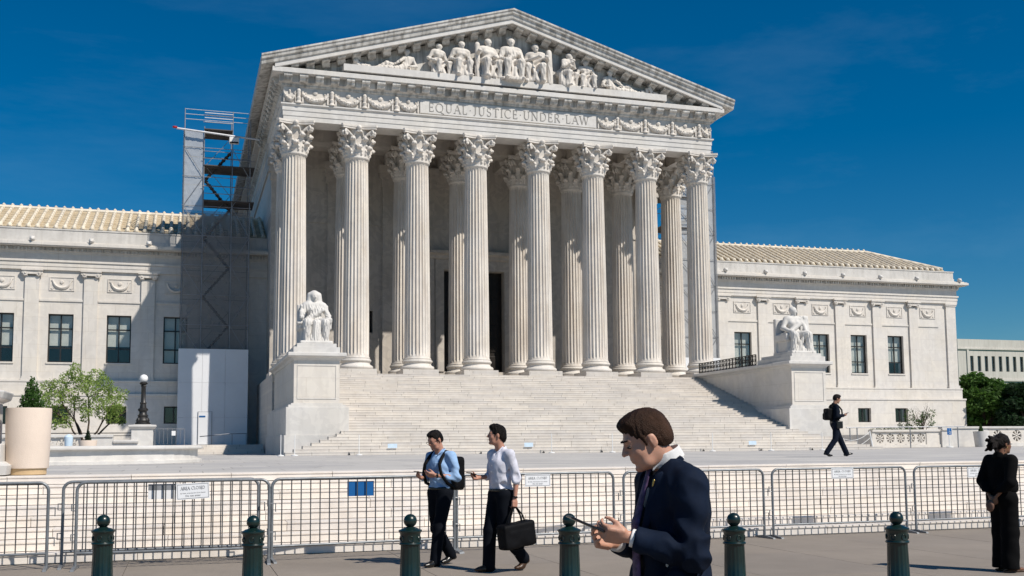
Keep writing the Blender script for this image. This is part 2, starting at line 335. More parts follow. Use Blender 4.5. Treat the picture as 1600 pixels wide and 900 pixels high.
def sculpt(prims, h, fold=None, pad=.0):
    bbs = [_bb(p) for p in prims if p[0] in 'ceb']; lo = np.min([b[0] for b in bbs], 0) - 3 * h - pad; hi = np.max([b[1] for b in bbs], 0) + 3 * h + pad
    n = np.ceil((hi - lo) / h).astype(int) + 1; ax = [lo[i] + h * np.arange(n[i]) for i in range(3)]
    F = np.full(n, .5, np.float32)
    for p in prims:
        if p[0] == 'p':
            d = (ax[0][:, None, None] - p[1][0]) * p[2][0] + (ax[1][None, :, None] - p[1][1]) * p[2][1] + (ax[2][None, None, :] - p[1][2]) * p[2][2]
            F = np.maximum(F, d); continue
        neg = p[0] == '-'; q = p[1] if neg else p; k = {'c': 5, 'e': 3, 'b': 4}[q[0]]; k = q[k]
        b0, b1 = _bb(q); i0 = np.clip(np.floor((b0 - k - 3 * h - pad - lo) / h).astype(int), 0, n - 1); i1 = np.clip(np.ceil((b1 + k + 3 * h + pad - lo) / h).astype(int) + 1, 1, n)
        sl = tuple(slice(i0[i], i1[i]) for i in range(3))
        X, Y, Z = np.meshgrid(*[ax[i][sl[i]] for i in range(3)], indexing='ij'); d = _dist(q, X, Y, Z); f = F[sl]
        if neg:
            d = -d; t = np.clip(.5 - .5 * (d - f) / k, 0, 1) if k > 0 else None
            F[sl] = (d * (1 - t) + f * t + k * t * (1 - t)) if k > 0 else np.maximum(f, d)
        else:
            if k > 0:
                t = np.clip(.5 + .5 * (d - f) / k, 0, 1); F[sl] = d * (1 - t) + f * t - k * t * (1 - t)
            else: F[sl] = np.minimum(f, d)
    if fold is not None:
        X, Y, Z = np.meshgrid(*ax, indexing='ij'); F = F + fold(X, Y, Z)
    F[0] = F[-1] = .5; F[:, 0] = F[:, -1] = .5; F[:, :, 0] = F[:, :, -1] = .5
    ins = F < 0; c = [np.s_[:-1], np.s_[1:]]
    acc = np.zeros(tuple(n - 1) + (3,)); cnt = np.zeros(tuple(n - 1))
    corners = [(i, j, k) for i in (0, 1) for j in (0, 1) for k in (0, 1)]
    for A in corners:
        for axx in range(3):
            if A[axx]: continue
            B = list(A); B[axx] = 1; fa = F[c[A[0]], c[A[1]], c[A[2]]]; fb = F[c[B[0]], c[B[1]], c[B[2]]]; mk = (fa < 0) != (fb < 0)
            t = np.where(mk, fa / np.where(mk, fa - fb, 1), 0)
            for a2 in range(3): acc[..., a2] += mk * (A[a2] + (t if a2 == axx else 0))
            cnt += mk
    act = cnt > 0; idx = -np.ones(act.shape, int); idx[act] = np.arange(act.sum()); ii = np.argwhere(act)
    V = lo + h * (ii + acc[act] / cnt[act][:, None]); faces = []
    for axx in range(3):
        o1, o2 = [(1, 2), (2, 0), (0, 1)][axx]; a = [slice(1, -1)] * 3; a[axx] = slice(0, -1); b = list(a); b[axx] = slice(1, None)
        fa, fb = ins[tuple(a)], ins[tuple(b)]; e = np.argwhere(fa != fb)
        if not len(e): continue
        flip = fa[tuple(e.T)]; e = e.copy()
        for o in range(3):
            if o != axx: e[:, o] += 1
        def at(d1, d2):
            q = e.copy(); q[:, o1] -= d1; q[:, o2] -= d2; return idx[tuple(q.T)]
        Q = np.stack([at(1, 1), at(0, 1), at(0, 0), at(1, 0)], 1); Q[~flip] = Q[~flip][:, ::-1]; faces.append(Q)
    Q = np.concatenate(faces); Q = Q[(Q >= 0).all(1)]
    # two rounds of light smoothing
    for it in range(2):
        S = np.zeros_like(V); w = np.zeros(len(V))
        for i in range(4):
            np.add.at(S, Q[:, i], V[Q[:, (i + 1) % 4]]); np.add.at(w, Q[:, i], 1); np.add.at(S, Q[:, (i + 1) % 4], V[Q[:, i]]); np.add.at(w, Q[:, (i + 1) % 4], 1)
        V = V * .6 + .4 * S / np.maximum(w, 1)[:, None]
    return V, Q
def sculpt_mesh(name, prims, h, fold=None, pad=0.):
    V, Q = sculpt(prims, h, fold, pad); me = D.meshes.new(name); me.vertices.add(len(V)); me.vertices.foreach_set('co', V.ravel().astype(np.float32))
    me.loops.add(Q.size); me.loops.foreach_set('vertex_index', Q.ravel().astype(np.int32)); me.polygons.add(len(Q)); me.polygons.foreach_set('loop_start', np.arange(0, Q.size, 4, dtype=np.int32))
    me.update(calc_edges=True); me.validate(); me.polygons.foreach_set('use_smooth', [True] * len(me.polygons)); return me
# ================================================================== the setting
ZS = 4.724            # stylobate, top of the main stairs
g = MB(); g.add([(-900, -300, GZ - .012), (1500, -300, GZ - .012), (1500, 2500, GZ - .012), (-900, 2500, GZ - .012)], [(0, 1, 2, 3)])
tag(g.build('ground', 'joint_dark'), kind='structure')
sw = tag(MB().box(-60, 40, -66, -48.02, GZ - .05, GZ - .010).build('sidewalk', 'joint_dark'), kind='structure')
# concrete flags of the sidewalk, each its own slab with a recessed joint
sx, sy = 1.78, 2.35
slab_me = {}
for i in range(-9, 9):
    for j in range(7):
        x0 = -11.70 + i * sx; y1 = -48.14 - j * sy
        if j > 4 and abs(i + 4) > 5: continue
        w = MB().box(.004, sx - .004, -sy + .004, -.004, 0, .012)
        if 'a' not in slab_me: slab_me['a'] = w.mesh('slab')
        o = obj('slab', slab_me['a'], 'concrete', sw, (x0, y1, GZ - .012 + random.uniform(-.0006, .0006)))
# plaza steps up from the sidewalk: 8 courses of marble blocks
NP = 8; RP = -GZ / NP; TP = 2.267 / (NP - 1)
fs = tag(MB().box(-46, 36, -48.1, -43, GZ - .06, GZ + .02).build('front_steps', 'marble_block'), kind='structure')
for k in range(NP):
    y0 = -48.151 + k * TP; x = -34 + random.uniform(-1.2, 0)
    while x < 30:
        ln = random.uniform(1.25, 2.15); e = random.uniform(-.003, .003)
        zt_ = GZ + (k + 1) * RP + random.uniform(-.002, .002); zb0 = GZ + k * RP + .010; MB().prism([(y0 + e + .016, zb0), (y0 + e + .016, zt_ - .034), (y0 + e, zt_ - .026), (y0 + e, zt_ - .004), (y0 + e + .006, zt_), (y0 + TP + .12, zt_), (y0 + TP + .12, zb0)], 'x', x + .004, x + ln - .004).build('step_block', 'marble_block', fs)
        x += ln
pl = MB(); pl.add([(-120, -45.55, 0), (160, -45.55, 0), (160, 40, 0), (-120, 40, 0)], [(0, 1, 2, 3)])
tag(pl.build('plaza', 'plaza_paver', loc=(0, 0, -.004)), kind='structure')
# main stairs, 33 risers; the seven lowest run out in front of the pedestals with staggered ends
NS = 33; RS = ZS / NS; Y0S = -15.6; TS = 14.9 / (NS - 1)
ms = tag(MB().box(-12.6, 12.6, -10, -.3, -.3, 1.5).build('main_stairs', 'marble_step'), kind='structure')
for k in range(NS):
    y0 = Y0S + k * TS; hw = 12.63 if k > 6 else 15.6 - k * .45
    m = MB(); z1 = (k + 1) * RS
    m.prism([(y0, k * RS), (y0, z1 - .035), (y0 - .013, z1 - .03), (y0 - .013, z1), (min(y0 + TS + .1, -.02), z1), (min(y0 + TS + .1, -.02), k * RS)], 'x', -hw, hw)
    m.build('step', 'marble_step', ms)

# ================================================================== the courthouse
CH = thing('courthouse', 'white marble neoclassical courthouse with columned portico, carved pediment and long wings', 'courthouse')
MB().box(-14.95, 14.95, .0, 16, -.2, ZS - .002).box(-15.0, 15.0, -.32, .02, ZS - .5, ZS).build('podium', 'marble_step', CH)
# ---- columns
CX = [s * (2.14 + 3.857 * i) for s in (-1, 1) for i in range(4)]; CX.sort()
ZB, ZSH, ZNK, ZCT = 5.07, 5.78, 18.22, 20.22     # plinth top, shaft start, shaft end, capital top
def flute(n=24, d=.062):
    def f(a, z): return 1
    return f
def shaft_mesh():
    mb = MB(); n = 24; sub = 6; zs = [ZSH, ZSH + .10, ZSH + .16, ZSH + .30] + [ZSH + (ZNK - ZSH) * t for t in np.linspace(.08, .96, 9)] + [ZNK - .30, ZNK - .18, ZNK - .12, ZNK]
    vs = []; m = n * sub
    for z in zs:
        t = (z - ZSH) / (ZNK - ZSH); r = .815 - .115 * (t ** 1.6)
        fd = .085 if ZSH + .25 < z < ZNK - .25 else (0 if (z < ZSH + .2 or z > ZNK - .15) else .05)
        if z == ZSH: r += .06
        if z == ZNK: r += .05
        for i in range(m):
            a = 2 * math.pi * i / m; u = (i % sub) / sub
            w = 0 if u == 0 else math.sin(math.pi * u) ** .6
            if i % sub == 1 or i % sub == sub - 1: w = .62
            rr = r - fd * w
            vs.append((rr * math.cos(a), rr * math.sin(a), z))
    fsx = [(j * m + i, j * m + (i + 1) % m, (j + 1) * m + (i + 1) % m, (j + 1) * m + i) for j in range(len(zs) - 1) for i in range(m)]
    return mb.add(vs, fsx).mesh('shaft', 32)
def torus_prof(z0, h, r, n=6): return [(r + h / 2 * math.sin(math.pi * i / n) - h * .0, z0 + h / 2 - h / 2 * math.cos(math.pi * i / n)) for i in range(n + 1)]
base_me = MB().lathe([(.9, ZB)] + torus_prof(ZB, .26, .94) + [(.93, ZB + .27), (.90, ZB + .30), (.86, ZB + .36), (.86, ZB + .40), (.90, ZB + .44)] + torus_prof(ZB + .45, .19, .86) + [(.87, ZB + .655), (.87, ZSH + .005)], 56).mesh('base', 35)
plinth_me = MB().box(-1.12, 1.12, -1.12, 1.12, ZS, ZB).mesh('plinth')
def capital_mesh():
    """Corinthian capital carved as one distance field: bell, two rows of curling leaves, volutes, abacus"""
    z = ZNK; P = [cone((0, 0, z + .04), (0, 0, z + 1.05), .70, .66, .02), cone((0, 0, z + 1.0), (0, 0, z + 1.70), .66, .80, .05), cone((0, 0, z - .035), (0, 0, z + .03), .79, .79, .01, flat=True)]
    for row, (n0, hh, out, w, tz) in enumerate(((0, .66, .30, .20, .14), (.5, 1.20, .34, .20, .15))):
        for i in range(8):
            a = math.pi / 4 * (i + n0); e = np.array((math.cos(a), math.sin(a), 0)); tng = np.array((-math.sin(a), math.cos(a), 0)); q = lambda r, zz: e * r + np.array((0, 0, z + zz))
            P += [cone(q(.70, .08), q(.76, hh * .62), w, w * 1.05, .05, e, .42), cone(q(.76, hh * .60), q(.72 + out * .75, hh * .98), w * .95, w * .75, .04, e + np.array((0, 0, -.5)), .45)]
            tip_ = q(.74 + out, hh * .93); rt = np.stack([e, tng, np.array((0, 0, 1.))], 1)
            P += [ell(tip_, (.115, .165, .105), .03, rt), ell(tip_ + tng * .13 - e * .05 - np.array((0, 0, .05)), (.07, .07, .07), .03), ell(tip_ - tng * .13 - e * .05 - np.array((0, 0, .05)), (.07, .07, .07), .03)]
            for sd in (-1, 1):          # lobes down the edges of each leaf
                P += [ell(q(.80, hh * .35) + tng * sd * w * .95, (.07, .07, .10), .03), ell(q(.84, hh * .62) + tng * sd * w * .92, (.075, .075, .09), .03)]
            P += [cut(cone(q(.80, .12) + tng * .07, q(.93, hh * .75) + tng * .06, .03, .03, .03)), cut(cone(q(.80, .12) - tng * .07, q(.93, hh * .75) - tng * .06, .03, .03, .03))]
    for sct in range(4):
        a0 = math.pi / 4 + math.pi / 2 * sct
        for dv in (-1, 1):
            pts = []
            for i in range(15):
                t = i / 14
                if t < .45: k_ = t / .45; rad = .70 + .46 * k_ ** 1.4; zz = z + .98 + .66 * k_ ** .8; an = a0 + dv * (.36 * (1 - k_) + .07)
                else: k_ = (t - .45) / .55; th = math.pi * .55 - k_ * 2 * math.pi * 1.15; sr = .20 * (1 - .75 * k_); rad = 1.17 + sr * math.cos(th); zz = z + 1.50 + sr * math.sin(th); an = a0 + dv * .07
                pts.append((rad * math.cos(an), rad * math.sin(an), zz))
            for i in range(14): P.append(cone(pts[i], pts[i + 1], .085 - .025 * i / 14, .083 - .025 * i / 14, .02))
            pts = [((.74 + .17 * k_) * math.cos(a0 + dv * (.30 + .40 * k_)), (.74 + .17 * k_) * math.sin(a0 + dv * (.30 + .40 * k_)), z + 1.05 + .60 * math.sin(k_ * 1.9)) for k_ in np.linspace(0, 1, 6)]
            for i in range(5): P.append(cone(pts[i], pts[i + 1], .06, .055, .02))
            P.append(ell(pts[-1], (.10, .10, .10), .02))
        a = math.pi / 2 * sct; P += [ell((.95 * math.cos(a), .95 * math.sin(a), z + 1.83), (.16, .16, .17), .02), ell((1.06 * math.cos(a), 1.06 * math.sin(a), z + 1.84), (.07, .07, .08), .01)]
    V, Q = sculpt(P, .030, lambda X, Y, Z: .011 * np.sin(np.arctan2(Y, X) * 56) * np.clip((z + 1.6 - Z) * 4, 0, 1) * np.clip((Z - z - .08) * 8, 0, 1)); mb = MB(); mb.add(V.tolist(), [tuple(map(int, f_)) for f_ in Q])
    pl_ = []; cw = 1.11
    for sct in range(4):
        a = math.pi / 2 * sct - math.pi / 2
        for t in np.linspace(-.9, .9, 9):
            yy = cw - .24 * (1 - (t / .9) ** 2) - .02; xx = t * cw; pl_.append((xx * math.cos(a + math.pi / 2) + yy * math.cos(a), xx * math.sin(a + math.pi / 2) + yy * math.sin(a)))
    mb.prism(pl_, 'z', z + 1.76, z + 1.87); mb.prism([(x * 1.035, y * 1.035) for x, y in pl_], 'z', z + 1.872, ZCT)
    return mb.mesh('capital', 50)
cap_me, shaft_me = capital_mesh(), shaft_mesh()
RY = [1.12, 5.25]
for yy in RY:
    for x in CX:
        c = empty('column', CH, (x, yy, 0), random.choice((0, 1, 2, 3)) * math.pi / 2)
        for nm, me, m in (('plinth', plinth_me, 'marble_step'), ('base', base_me, 'marble'), ('shaft', shaft_me, 'marble_shaft'), ('capital', cap_me, 'marble_carved')):
            obj(nm, me, m, c)
# ---- portico back wall, antae, door
YW = 9.6
wl = wall_holes(MB(), -14.3, 14.3, ZS, 21.2, YW, [(-2.25, 2.25, ZS + .002, 12.95), (-8.75, -7.35, 8.3, 9.85), (7.35, 8.75, 8.3, 9.85)], .8)
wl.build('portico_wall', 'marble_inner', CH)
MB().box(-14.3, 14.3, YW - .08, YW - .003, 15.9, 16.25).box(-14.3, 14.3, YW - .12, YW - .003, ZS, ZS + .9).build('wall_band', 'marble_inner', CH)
sr = MB().box(-2.9, -2.26, YW - .2, YW - .002, ZS + .9, 12.96).box(2.26, 2.9, YW - .2, YW - .002, ZS + .9, 12.96).box(-2.9, 2.9, YW - .2, YW - .002, 12.962, 13.7)
sr.sweep([(.0, 13.7), (.25, 13.75), (.3, 13.95), (.6, 14.05), (.62, 14.25), (.0, 14.3)], [(-3.1, YW - .002), (-3.1, YW - .2), (3.1, YW - .2), (3.1, YW - .002)]).build('door_surround', 'marble_inner', CH)
dr = MB().box(-2.25, -.02, YW + .55, YW + .7, ZS, 12.95).box(.02, 2.25, YW + .55, YW + .7, ZS, 12.95).build('door', 'door_dark', CH)
for s in (-1, 1):
    for k in range(4): MB().box(*sorted((s * .3, s * 1.95)), YW + .50, YW + .548, ZS + .4 + k * 2.02, ZS + 2.1 + k * 2.02).build('door_panel', 'door_dark', dr, bevel=.02)
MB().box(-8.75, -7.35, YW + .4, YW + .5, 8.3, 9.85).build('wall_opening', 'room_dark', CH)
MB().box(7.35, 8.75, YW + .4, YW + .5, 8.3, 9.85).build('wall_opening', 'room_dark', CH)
for x in CX:
    if abs(x) < 2.5: x = math.copysign(3.7, x)
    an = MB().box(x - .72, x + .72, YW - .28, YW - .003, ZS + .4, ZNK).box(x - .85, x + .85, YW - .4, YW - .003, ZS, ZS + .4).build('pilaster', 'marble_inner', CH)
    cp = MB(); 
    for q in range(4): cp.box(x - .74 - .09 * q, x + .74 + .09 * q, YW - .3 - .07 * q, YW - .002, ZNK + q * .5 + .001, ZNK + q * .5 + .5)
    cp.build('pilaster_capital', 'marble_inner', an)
# side walls of the main block
MB().box(-14.32, -13.2, YW + .002, 44, -.2, 20.3).build('side_wall', 'marble', CH)
MB().box(13.2, 14.32, YW + .002, 44, -.2, 20.3).build('side_wall', 'marble', CH)
MB().box(-13.2, 13.2, 43, 44, 0, 20.3).build('rear_wall', 'marble', CH)
# ---- entablature round three sides: architrave fasciae, frieze, bed mould
EX, EY = 14.46, .38; ZE = 20.22
path = [(-EX, 44), (-EX, EY), (EX, EY), (EX, 44)]
def ring(prof, name, m, parent=CH): return MB().sweep(prof, path).build(name, m, parent)
# travel is -X side first going toward -Y: outside is to the right
ar = ring([(-1.45, ZE), (0, ZE), (0, ZE + .30), (.035, ZE + .305), (.035, ZE + .61), (.07, ZE + .615), (.07, ZE + .88), (.13, ZE + .93), (.17, ZE + .97), (.17, ZE + 1.05), (-1.45, ZE + 1.05)], 'architrave', 'marble_clean')
fz = ring([(-1.4, ZE + 1.051), (.0, ZE + 1.051), (.0, ZE + 2.10), (-1.4, ZE + 2.10)], 'frieze', 'marble')
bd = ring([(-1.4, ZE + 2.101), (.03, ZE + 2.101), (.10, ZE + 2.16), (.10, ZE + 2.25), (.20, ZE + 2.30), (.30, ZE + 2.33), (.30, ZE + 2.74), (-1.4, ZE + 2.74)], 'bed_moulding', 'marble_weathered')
ZC0, ZC1 = ZE + 2.741, ZE + 3.04
co = ring([(-1.4, ZC0), (.66, ZC0), (.66, ZC0 + .03), (.73, ZC0 + .03), (.73, ZC1), (.66, ZC1 + .04), (-1.4, ZC1 + .52)], 'cornice', 'marble_clean')
# modillions under the cornice
md_me = MB().prism([(-.001, .40), (-.50, .40), (-.50, .27), (-.44, .22), (-.30, .20), (-.22, .06), (-.12, .0), (-.001, -.0)], 'x', -.25, .25).mesh('modillion')
md_me2 = MB().prism([(-.001, .40), (-.36, .40), (-.36, .27), (-.33, .22), (-.24, .20), (-.18, .06), (-.10, .0), (-.001, -.0)], 'x', -.25, .25).mesh('modillion')
zc = ZC0 - .405; n = 33; pit = 30.4 / (n - 1)
for i in range(n): obj('modillion', md_me2, 'marble_weathered', co, (-15.2 + i * pit if abs(-15.2 + i * pit) < 14.6 else math.copysign(14.5, i - 16), EY - .301, zc)) if 0 < i < n - 1 else None
for s in (-1, 1):
    for i in range(16):
        o = obj('modillion', md_me2, 'marble_weathered', co, (s * (EX + .301), EY + .55 + i * .95, zc)); o.rotation_euler = (0, 0, s * math.pi / 2)
# inner beams and ceiling of the porch
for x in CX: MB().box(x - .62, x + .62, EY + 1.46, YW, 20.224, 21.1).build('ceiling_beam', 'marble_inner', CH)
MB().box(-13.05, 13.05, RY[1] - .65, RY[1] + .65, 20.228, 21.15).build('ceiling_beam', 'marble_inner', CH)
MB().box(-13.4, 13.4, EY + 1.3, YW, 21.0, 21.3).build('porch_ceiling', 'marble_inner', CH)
# ---- frieze panel, lettering, garlands
pn = MB().box(-5.98, 5.98, EY - .09, EY - .002, ZE + 1.14, ZE + 2.0).build('inscription_panel', 'marble_clean', CH)
def glyphs():
    """roman capitals as strokes: (points, width) with thick and thin stems; cell height 1"""
    T, t = .105, .055; G = {}
    def arc(cx, cy, rx, ry, a0, a1, n=16): return [(cx + rx * math.cos(R(a0 + (a1 - a0) * i / n)), cy + ry * math.sin(R(a0 + (a1 - a0) * i / n))) for i in range(n + 1)]
    sf = lambda x, y, w=.13: ([(x - w, y), (x + w, y)], .035)
    G['E'] = (.58, [([(.1, 0), (.1, 1)], T), ([(.1, .98), (.5, .98)], t), ([(.1, .52), (.42, .52)], t), ([(.1, .02), (.53, .02)], t), ([(.5, .82), (.5, 1)], .04), ([(.53, 0), (.53, .2)], .04), ([(.42, .43), (.42, .61)], .04)])
    G['L'] = (.58, [([(.12, 0), (.12, 1)], T), ([(.12, .02), (.53, .02)], t), ([(.53, 0), (.53, .22)], .04), sf(.12, .98)])
    G['I'] = (.3, [([(.15, 0), (.15, 1)], T), sf(.15, .98), sf(.15, .02)])
    G['T'] = (.72, [([(.36, 0), (.36, 1)], T), ([(.02, .98), (.7, .98)], t), ([(.03, .82), (.03, 1)], .04), ([(.69, .82), (.69, 1)], .04), sf(.36, .02)])
    G['U'] = (.8, [([(.14, 1), (.14, .36)] + arc(.40, .36, .26, .34, 180, 270, 8), T), (arc(.40, .36, .26, .34, 270, 360, 8) + [(.66, 1)], t), sf(.14, .98), sf(.66, .98)])
    G['A'] = (.8, [([(.08, 0), (.4, 1)], t), ([(.4, 1), (.74, 0)], T), ([(.2, .36), (.6, .36)], .045), sf(.08, .02), sf(.74, .02)])
    G['J'] = (.42, [([(.26, 1), (.26, .2)] + arc(.08, .2, .18, .22, 0, -100, 8), T), sf(.26, .98)])
    G['S'] = (.56, [(arc(.29, .75, .2, .235, 40, 250, 14) + arc(.27, .265, .23, .25, 70, -140, 14), .085), ([(.46, .8), (.46, .96)], .04), ([(.07, .06), (.07, .24)], .04)])
    G['C'] = (.82, [(arc(.46, .5, .4, .49, 48, 180, 14), .07), (arc(.46, .5, .4, .49, 180, 312, 14), .085), ([(.74, .74), (.74, .98)], .04)])
    G['O'] = (.94, [(arc(.46, .5, .4, .49, 60, 240, 16), .1), (arc(.46, .5, .4, .49, 240, 420, 16), .075)])
    G['Q'] = (.98, G['O'][1] + [([(.52, .1), (.75, -.1), (1.02, -.2)], .075)])
    G['N'] = (.84, [([(.1, 0), (.1, 1)], t), ([(.1, 1), (.7, 0)], T), ([(.7, 0), (.7, 1)], t), sf(.1, .02), sf(.08, .98, .1), sf(.7, .98)])
    G['D'] = (.84, [([(.12, 0), (.12, 1)], T), ([(.12, .98), (.34, .98)] + arc(.34, .5, .4, .48, 90, -90, 16) + [(.12, .02)], .075)])
    G['R'] = (.74, [([(.12, 0), (.12, 1)], T), ([(.12, .98), (.32, .98)] + arc(.32, .74, .24, .24, 90, -90, 12) + [(.12, .5)], .07), ([(.34, .5), (.7, .0)], T), sf(.12, .02)])
    G['W'] = (1.1, [([(.04, 1), (.3, 0)], T), ([(.3, 0), (.55, 1)], t), ([(.55, 1), (.8, 0)], T), ([(.8, 0), (1.06, 1)], t), sf(.05, .98), sf(1.05, .98)])
    G['.'] = (.34, [([(.12, .5), (.22, .5)], .1)]); G[' '] = (.4, [])
    return G
GL = glyphs()
def letter_mb(ch, h, depth):
    mb = MB()
    for q, (pts, w) in enumerate(GL[ch][1]):
        pts = [np.array(p, float) for p in pts]; Lf, Rt = [], []
        for i, p in enumerate(pts):
            d = pts[min(i + 1, len(pts) - 1)] - pts[max(i - 1, 0)]; d /= np.linalg.norm(d); nn = np.array((-d[1], d[0])) * w / 2; Lf.append(p + nn); Rt.append(p - nn)
        yo = -depth - q * .0012
        vs = [(p[0] * h, yo, p[1] * h) for p in Lf + Rt] + [(p[0] * h, 0, p[1] * h) for p in Lf + Rt]; n = len(pts)
        fsx = [(i, i + 1, n + i + 1, n + i) for i in range(n - 1)] + [(i, 2 * n + i, 2 * n + i + 1, i + 1) for i in range(n - 1)] + [(n + i, n + i + 1, 3 * n + i + 1, 3 * n + i) for i in range(n - 1)] + [(0, n, 3 * n, 2 * n), (n - 1, 3 * n - 1, 4 * n - 1, 2 * n - 1)]
        mb.add(vs, fsx)
    return mb
def write(text, h, x0, x1, y, z, m, parent, depth=.02, name='letter'):
    wd = sum(GL[c][0] for c in text) ; gap = ((x1 - x0) / h - wd) / max(1, len(text) - 1); x = x0
    for c in text:
        if GL[c][1]: letter_mb(c, h, depth).build(name, m, parent, loc=(x, y, z))
        x += (GL[c][0] + gap) * h
write('EQUAL.JUSTICE.UNDER.LAW', .56, -5.42, 5.42, EY - .091, ZE + 1.28, 'letter_dirt_shade', pn, .018)
torch_me = MB().lathe([(.06, 0), (.20, .02), (.19, .10), (.13, .16), (.15, .26), (.17, .34), (.11, .40), (.12, .55), (.15, .66), (.10, .70), (.14, .80), (.11, .9), (.03, .98)], 10).mesh('torch', 40)
def garland_mesh(w, seed):
    rnd = random.Random(seed); mb = MB(); N = 22; pts = []; rr = []
    for i in range(N + 1):
        t = i / N; pts.append((-w / 2 + w * t, -.07, .62 - .40 * (1 - (2 * t - 1) ** 2))); rr.append(.09 + .09 * math.sin(math.pi * t) + rnd.uniform(-.022, .022))
    mb.tube(pts, rr, 8)
    for i in range(46):
        t = rnd.uniform(.06, .94); p = np.array((-w / 2 + w * t, -.07, .62 - .40 * (1 - (2 * t - 1) ** 2))); a = rnd.uniform(math.pi * .9, math.pi * 2.1); r = .08 + .09 * math.sin(math.pi * t)
        c = p + np.array((0, -abs(math.sin(a)) * r, math.cos(a) * r)); s = rnd.uniform(.035, .06); mb.lathe([(0, -s), (s * .8, -s * .5), (s, 0), (s * .7, s * .6), (0, s)], 6, tuple(c))
    for s in (-1, 1):                                   # ribbons and the upright that the swag hangs from
        mb.cbox((s * (w / 2 - .03), -.05, .42), (.05, .05, .36)); mb.cbox((s * (w / 2 - .13), -.03, .66), (.12, .03, .04), rotm('Y', s * 28))
    mb.lathe([(0, -.06), (.13, -.05), (.15, 0), (.09, .05), (0, .07)], 12, (0, 0, 0))
    q = len(mb.v) - 60; mb.v[q:] = [(x, -.03 - z_ * .8, .78 + y_) for x, y_, z_ in mb.v[q:]]
    return mb.mesh('garland', 60)
gmes = [garland_mesh(1.58, s) for s in range(3)]
tx = [7.5, 9.52, 11.54, 13.56]
for s in (-1, 1):
    for i, x in enumerate(tx):
        obj('torch', torch_me, 'marble_carved', fz, (s * x, EY - .10, ZE + 1.06)); 
        if i < 3: obj('garland', gmes[i], 'marble_carved', fz, (s * (x + 1.01), EY - .02, ZE + 1.06))
    o = obj('garland', gmes[0], 'marble_carved', fz, (s * 6.73, EY - .02, ZE + 1.06)); o.scale.x = .8
    o = obj('garland', gmes[1], 'marble_carved', fz, (s * 14.1, EY - .02, ZE + 1.06)); o.scale.x = .45
    for i in range(6): obj('garland', gmes[i % 3], 'marble_carved', fz, (s * (EX + .02), EY + 1.2 + 2.02 * i, ZE + 1.06)).rotation_euler = (0, 0, s * math.pi / 2)
# ---- pediment
SL = (28.52 - 23.86) / 15.86; ca = 1 / math.hypot(1, SL)
pd = empty('pediment', CH)
YT = EY + .30
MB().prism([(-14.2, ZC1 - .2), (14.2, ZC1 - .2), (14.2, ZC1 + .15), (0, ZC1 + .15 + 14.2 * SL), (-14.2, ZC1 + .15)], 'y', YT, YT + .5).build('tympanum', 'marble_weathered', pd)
MB().box(-10.9, 10.9, EY - .66, YT - .002, ZC1 + .20, ZC1 + .62).build('figure_ledge', 'marble_clean', pd)
def rake(name, m, prof, x_end):
    """profile (y, dz) below the raking line, run up both slopes and mitred at the apex"""
    mb = MB(); vs = []; k = len(prof)
    for xx in (-x_end, 0, x_end):
        for y, dz in prof: vs.append((xx, y, 28.52 - abs(xx) * SL + dz))
    fsx = [(i * k + j, i * k + (j + 1) % k, (i + 1) * k + (j + 1) % k, (i + 1) * k + j) for i in range(2) for j in range(k)] + [tuple(range(k)), tuple(2 * k + j for j in range(k))[::-1]]
    return mb.add(vs, fsx).build(name, m, pd)
YK = EY - .76
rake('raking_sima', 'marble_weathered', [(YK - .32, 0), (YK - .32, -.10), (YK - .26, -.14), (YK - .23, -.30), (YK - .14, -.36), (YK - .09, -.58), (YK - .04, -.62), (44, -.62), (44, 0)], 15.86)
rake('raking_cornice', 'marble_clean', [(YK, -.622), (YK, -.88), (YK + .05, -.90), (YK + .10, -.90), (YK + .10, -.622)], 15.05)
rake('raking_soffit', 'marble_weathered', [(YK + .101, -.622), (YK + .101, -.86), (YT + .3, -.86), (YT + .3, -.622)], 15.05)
for s in (-1, 1):
    for i in range(15):
        x = s * (.48 + i * .95); o = obj('modillion', md_me, 'marble_weathered', pd, (x, YT - .002, 28.52 - abs(x) * SL - .865 - .40)); o.rotation_euler = (0, s * math.atan(SL), 0); o.scale = (1, 1.75, 1)
    # joints of the sima blocks
rf = MB()
for s in (-1, 1): rf.add([(0, -.3, 28.50), (s * 15.8, -.3, 28.50 - 15.8 * SL), (s * 15.8, 44.1, 28.50 - 15.8 * SL), (0, 44.1, 28.50)], [(0, 1, 2, 3)])
rf.build('roof', 'roof_tile', CH)

# ---- wings
YG = 14.0; P0, PW = 22.438, 3.731
bays = [P0 + PW * (k + .5) for k in range(-2, 5)]; pils = [P0 + PW * k for k in range(-1, 6)]
def window(parent, x, z0, z1, w, y, rows, blind):
    f = empty('window', parent, (x, y, 0)); fr = .085; mb = MB()
    mb.box(-w / 2, -w / 2 + fr, -.06, .06, z0, z1).box(w / 2 - fr, w / 2, -.06, .06, z0, z1).box(-w / 2 + fr, w / 2 - fr, -.06, .06, z0, z0 + fr).box(-w / 2 + fr, w / 2 - fr, -.06, .06, z1 - fr, z1)
    mb.box(-.045, .045, -.05, .05, z0 + fr, z1 - fr)
    for q in rows: mb.box(-w / 2 + fr, w / 2 - fr, -.045, .045, z0 + (z1 - z0) * q - .045, z0 + (z1 - z0) * q + .045)
    mb.build('frame', 'bronze', f)
    MB().box(-w / 2 + .02, w / 2 - .02, -.006, .006, z0 + .02, z1 - .02).build('pane', 'glass', f)
    if blind:
        a, b = blind; MB().box(-w / 2 + .05, w / 2 - .05, .16, .18, z0 + (z1 - z0) * a, z0 + (z1 - z0) * b).build('blind', 'blind', f)
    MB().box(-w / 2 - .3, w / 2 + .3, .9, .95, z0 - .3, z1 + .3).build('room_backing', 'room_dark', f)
vol = []
